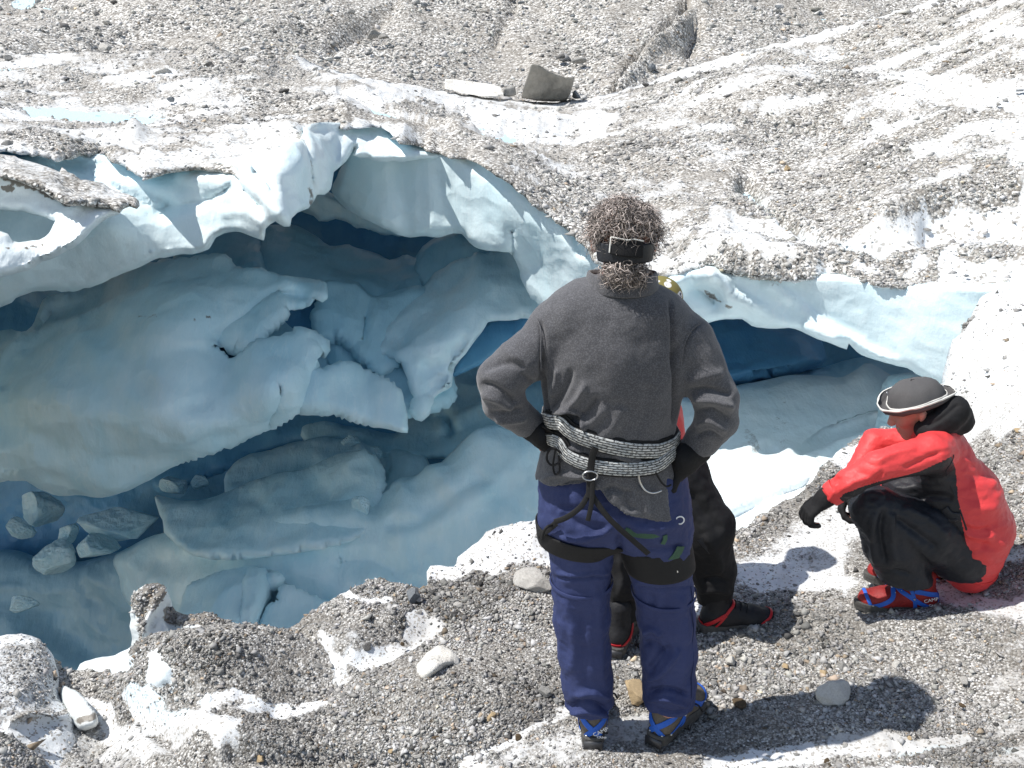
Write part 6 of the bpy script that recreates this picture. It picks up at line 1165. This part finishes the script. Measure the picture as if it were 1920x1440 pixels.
# ================================================================== the squatting man
FOLD = 1.15
sq = person(None, 'person squatting at the edge in red and black jacket and grey brimmed hat')
y2 = 3.40; Q = lambda px, py, dy=0.0: pixy(px, py, y2 + dy); YS = np.array([0, 1., 0])
ST_ = Shape(.03)
for dy, kx, ky, ax, ay in ((-.12, 1640, 954, 1702, 1090), (.20, 1668, 886, 1722, 1045)):
    ST_.chain([Q(1800, 1030, dy * .6), Q(1740, 995, dy * .9), Q(kx, ky, dy)], [.120, .105, .082]); ST_.chain([Q(kx, ky, dy), Q((kx + ax) / 2 - 2, (ky + ay) / 2, dy), Q(ax, ay, dy)], [.080, .088, .088])
ST_.cap(Q(1805, 1030, -.06), Q(1805, 1000, .14), .13, .13)
zc2 = float(Q(1680, 1102, -.18)[2]); ST_.cuts.append(lambda P: zc2 - P[..., 2])
skin('trousers', ST_, .0062, M['black_nylon'], sq, [([(1615, 930), (1640, 925), (1660, 935)], 6, .008), ([(1660, 950), (1650, 1000), (1660, 1060)], 6, -.014), ([(1640, 960), (1636, 1010), (1645, 1070)], 7, .010), ([(1675, 960), (1672, 1010), (1680, 1060)], 6, .010), ([(1690, 950), (1740, 975), (1780, 1010)], 7, .010), ([(1680, 970), (1720, 1000), (1760, 1030)], 7, -.012), ([(1700, 1000), (1740, 1040), (1780, 1060)], 8, .008), ([(1650, 1075), (1680, 1070), (1710, 1078)], 4, -.008)], nz=[(.005, .06, 3), (.0018, .02, 3)], lab='black shell trousers')
SJ = Shape(.04)
SJ.cap(Q(1755, 880), Q(1790, 930), .120, .150, YS, 1.30); SJ.cap(Q(1790, 930), Q(1808, 985), .150, .158, YS, 1.22); SJ.cap(Q(1808, 985), Q(1808, 1035), .158, .120, YS, 1.25); SJ.cap(Q(1808, 1035), Q(1812, 1062), .118, .085, YS, 1.5)
SJ.cap(Q(1752, 848, -.12), Q(1765, 835, .14), .082, .078); SJ.cap(Q(1745, 815, 0), Q(1770, 860), .075, .10, YS, 1.2)
nS, nE, nW = Q(1746, 850, -.17), Q(1644, 876, -.20), Q(1560, 926, -.17); fS, fE, fW = Q(1742, 832, .20), Q(1640, 830, .24), Q(1596, 905, .12)
SJ.chain([nS, nE], [.070, .054], k=.02); SJ.chain([nE, Q(1596, 902, -.19), nW], [.053, .048, .041], k=.02); SJ.chain([fS, fE], [.068, .052], k=.02); SJ.chain([fE, fW], [.050, .042], k=.02); SJ.cap(Q(1690, 918, 0), Q(1790, 930), .07, .12, YS, 1.4)
for w_, e_ in ((nW, nE), (fW, fE)):
    d_ = unit(w_ - e_); q2 = w_ + d_ * .016; SJ.cuts.append(lambda P, d_=d_, q2=q2, w_=w_: np.where(np.linalg.norm(P - w_, axis=-1) < .08, (P - q2) @ d_, -1))
panel = [(1540, 975), (1565, 945), (1582, 926), (1620, 911), (1654, 901), (1690, 893), (1724, 884), (1755, 870), (1784, 856), (1792, 880), (1796, 930), (1800, 960), (1808, 1000), (1812, 1030), (1795, 1062), (1770, 1080), (1600, 1000)]
panel2 = [(1720, 1020), (1772, 950), (1796, 960), (1812, 1010), (1808, 1050), (1790, 1080), (1740, 1075)]
def jacket_attr(V, N):
    px, py = proj(V); q = seg_dist(px, py, panel + panel[:1])[0]; ins = inside(px, py, panel) & (V[:, 1] < y2 + .02)
    f = np.where(ins, smooth(q, -.5, 1.0), 0.0); return dict(panel=f)
n_ = NT('red_black_jacket'); wv = n_.noise(26, 5, .6); pn = n_.ramp(n_.attr('panel'), [(.45, 0.0), (.55, 1.0)])
M['rb'] = n_.out(n_.mix(pn, n_.mix(wv, (.74, .065, .065), (.64, .05, .055)), (.016, .016, .020)), .5, n_.bump(n_.math('ADD', n_.noise(45, 6, .65), n_.math('MULTIPLY', n_.noise(400, 2), .1)), .5, .006), Specular_IOR_Level=.35)
jf = [([(1690, 880), (1730, 862), (1770, 845)], 5, -.008), ([(1560, 930), (1600, 905), (1640, 892)], 5, .006), ([(1600, 930), (1640, 900), (1660, 880)], 5, -.008), ([(1640, 868), (1680, 850), (1720, 840)], 6, .008), ([(1530, 925), (1555, 905), (1580, 895)], 4, -.005), ([(1545, 945), (1560, 930), (1570, 905)], 4, .006)] + \
     [([(1800 + 9 * (i % 3), 862 + 24 * i), (1836, 868 + 21 * i + 6 * (i % 2)), (1872, 858 + 25 * i)], 5 + i % 3 * 2, (-1) ** i * (.0025 + .0015 * (i % 3))) for i in range(9)] + [([(1806, 985), (1830, 995), (1860, 990)], 4, -.012), ([(1806, 1000), (1835, 1008), (1865, 1005)], 4, .010), ([(1812, 1040), (1840, 1030), (1855, 1015)], 5, -.008)] + \
     [([(1690, 925), (1730, 905), (1785, 900)], 8, .008), ([(1700, 945), (1750, 930), (1790, 935)], 6, -.010), ([(1670, 915), (1720, 915), (1780, 920)], 6, .006), ([(1760, 965), (1780, 975), (1800, 970)], 5, .012), ([(1765, 985), (1780, 1010), (1795, 1040)], 5, -.012), ([(1775, 980), (1792, 1010), (1803, 1035)], 4, .010)]
skin('jacket', SJ, .0060, M['rb'], sq, jf, nz=[(.004, (.14, .14, .05), 3), (.0022, (.05, .05, .018), 3)], attrs=jacket_attr, lab='red jacket with a black side panel')
ribbon('seam', SJ, [Q(1786, 852, -.20), Q(1794, 900, -.24), Q(1800, 960, -.24), Q(1812, 1010, -.24)], .006, .0, .0022, M['black_nylon'], sq); ribbon('hem', SJ, [Q(1812, 1072, -.16), Q(1828, 1074, -.12), Q(1850, 1062, -.05), Q(1862, 1048, .05)], .016, .001, .003, M['red'], sq)
for w_, e_, r_ in ((nW, nE, .044), (fW, fE, .044)):
    d_ = unit(w_ - e_); a_ = unit(np.cross(d_, [0, 0, 1])); b_2 = np.cross(d_, a_); ribbon('cuff', SJ, [w_ - d_ * .006 + (a_ * math.cos(t) + b_2 * math.sin(t)) * r_ for t in np.linspace(0, 2 * np.pi, 12, endpoint=False)], .030, .001, .003, M['rb'], sq, closed=True)
ribbon('pocket_flap', SJ, [Q(1766, 962, -.2), Q(1780, 972, -.2), Q(1800, 975, -.22)], .030, .004, .006, M['black_nylon'], sq)
SH = Q(1721, 768, .02); hf = unit((-1, .22, -.42)); hu = unit((-.30, .05, 1))
SB = Shape(.03); SB.cap(Q(1755, 850), SH + np.array([.03, 0, -.05]), .06, .055); SB.cap(Q(1765, 870), Q(1805, 1000), .11, .12, YS, 1.2); SB.chain([nS, nE, nW], [.05, .042, .028]); SB.chain([fS, fE, fW], [.05, .042, .028])
for dy, kx, ky, hx_, hy_ in ((-.12, 1640, 952, 1752, 1143), (.20, 1668, 886, 1764, 1092)):
    gq = frame(pixz(hx_, hy_, .122), (-1, .08, 0)); SB.chain([Q(1805, 1020, dy * .6), Q(kx, ky, dy), gq(.06, 0, .13), gq(.075, 0, .06)], [.09, .055, .036, .028])
head_shape(SH, hf, hu, SB, .97); _, gs = head_shape(SH, hf, hu, Shape(.01), .97)
hn = (nW + unit(nW - nE) * .025, np.array([-.55, .0, -.55]), np.array([.5, .15, -.6])); hf_ = (fW + unit(fW - fE) * .03, np.array([-.30, -.35, -.85]), np.array([.6, -.3, -.3]))
hand_shape(SB, hn[0], hn[1], hn[2], -1, .90, (.55, .6, .5), .2, .006); hand_shape(SB, hf_[0], hf_[1], hf_[2], 1, .90, (.55, .6, .5), .2, .006); skin('body', SB, .006, M['skin'], sq, it=1); eyes(gs, 1.0, sq)
for (w_, d_, n__), sd, e_ in ((hn, -1, nE), (hf_, 1, fE)):
    G_ = Shape(.012); G_.cap(w_ - unit(w_ - e_) * .06, w_, .038, .036); hand_shape(G_, w_, d_, n__, sd, .98, (.55, .6, .5), .2, .0120); skin('glove', G_, .0042, M['black'], sq, nz=[(.001, .01, 2)], it=1)
# hair under the hat, hood, hat
hs = Shape(.02); hs.cap(gs(0, -.035, .01), gs(0, -.02, .03), .070, .074, gs(1, 0, 0) - gs(0, 0, 0), 1.05); skin('hair', hs, .006, M['black'], sq, nz=[(.003, .015, 3)], fun=lambda P: np.maximum(hs.d(P), (P - gs(0, .012, 0)) @ unit(gs(0, 1, .2) - gs(0, 0, 0))))
HD = Shape(.03); HD.cap(Q(1790, 772, -.05), Q(1792, 776, .06), .050); HD.cap(Q(1770, 790, -.07), Q(1778, 790, .08), .048); HD.cap(Q(1742, 804, -.075), Q(1786, 772, -.05), .036, .050); HD.cap(Q(1752, 804, .08), Q(1790, 775, .05), .034, .046); HD.cap(Q(1728, 806, -.05), Q(1750, 808, -.075), .028, .036); HD.cap(Q(1760, 800, 0), Q(1800, 790, 0), .06, .05)
skin('hood', HD, .0055, M['black'], sq, [([(1735, 800), (1765, 785), (1800, 755)], 4, -.006)], nz=[(.004, .05, 3)], lab='black hood folded behind the neck')
HSC = .86; hc = gs(0, -.004, .052); hr = unit(gs(1, 0, 0) - gs(0, 0, 0)); hup = unit(gs(0, -.10, 1) - gs(0, 0, 0)); hfw = unit(np.cross(hup, hr)); gg = lambda a, r, z: hc + (hr * math.cos(a) + hfw * math.sin(a) * 1.12) * (r * HSC) + hup * z * .92
def revolve(name, prof, mat, parent, n=48, wob=0.007, lab=None, thick=0.003):
    P = np.array([[gg(a, r + wob * math.sin(3 * a + 9 * z) * .5, z + (wob * math.sin(2 * a + .6) if r > .1 else 0)) for a in np.linspace(0, 2 * np.pi, n, endpoint=False)] for r, z in prof]); L = len(prof)
    V = P.reshape(-1, 3); V = V + .007 * fbm(V * 16, 3)[:, None] * (V - hc) / .1; F = np.array([(k * n + i, k * n + (i + 1) % n, (k + 1) * n + (i + 1) % n, (k + 1) * n + i) for k in range(L - 1) for i in range(n)])
    if np.sum(vnormals(V, F) * (V - V.mean(0))) < 0: F = F[:, ::-1]
    o = mesh(name, V, F, mat, True, None, parent)
    if lab: o['label'] = lab
    return o
hatc = revolve('hat', [(.006, .072), (.030, .071), (.056, .066), (.076, .056), (.090, .042), (.100, .022), (.106, .0), (.108, -.016), (.116, -.024), (.130, -.016), (.138, .002), (.1355, .001), (.128, -.017), (.116, -.028), (.107, -.022), (.100, -.01)], M['hat'], sq, lab='dark grey hat with a turned-up brim')
revolve('hat_piping', [(.1345, .000), (.1385, -.001), (.1415, .003), (.1400, .008), (.1355, .007)], M['white_cloth'], hatc); revolve('hat_band', [(.1105, -.018), (.1125, -.010), (.1110, -.002), (.1095, .002), (.1070, .000)], M['white_cloth'], hatc)
for a in (-1.0, -.55, -1.5, 1.1, .6): V, F = tube_vf([gg(a, .1035, .020) + hup * .006 * math.sin(t) + unit(np.cross(hup, gg(a, 1, 0) - gg(a, 0, 0))) * .006 * math.cos(t) for t in np.linspace(0, 6.28, 10)], .0016); mesh('eyelet', V, F, M['metal'], True, None, hatc)
sb1, SBt, gsb = boot(sq, pixz(1752, 1143, .122), (-1, .08, 0), M['boot_red'], M['blue'], lab='red and black boot in a blue-strapped crampon', s=.98, lace=M['print'], shaft=.15)
c_ = SBt.project(np.array([gsb(.04, .05, .055)]), .006)[0]; text_on('CAMP', .020, c_ + np.array([.0, -.004, .020]), (1, 0, .25), (0, 0, 1), M['print'], sb1); text_on('CAMP', .013, c_ + np.array([.012, -.004, -.004]), (1, 0, -.1), (0, 0, 1), M['print'], sb1)
boot(sq, pixz(1764, 1092, .122), (-1, .10, 0), M['boot_red'], M['blue'], lab='far red and black boot half hidden', s=.98, shaft=.15)
fit(sq, pixz(1690, 1140, .10))
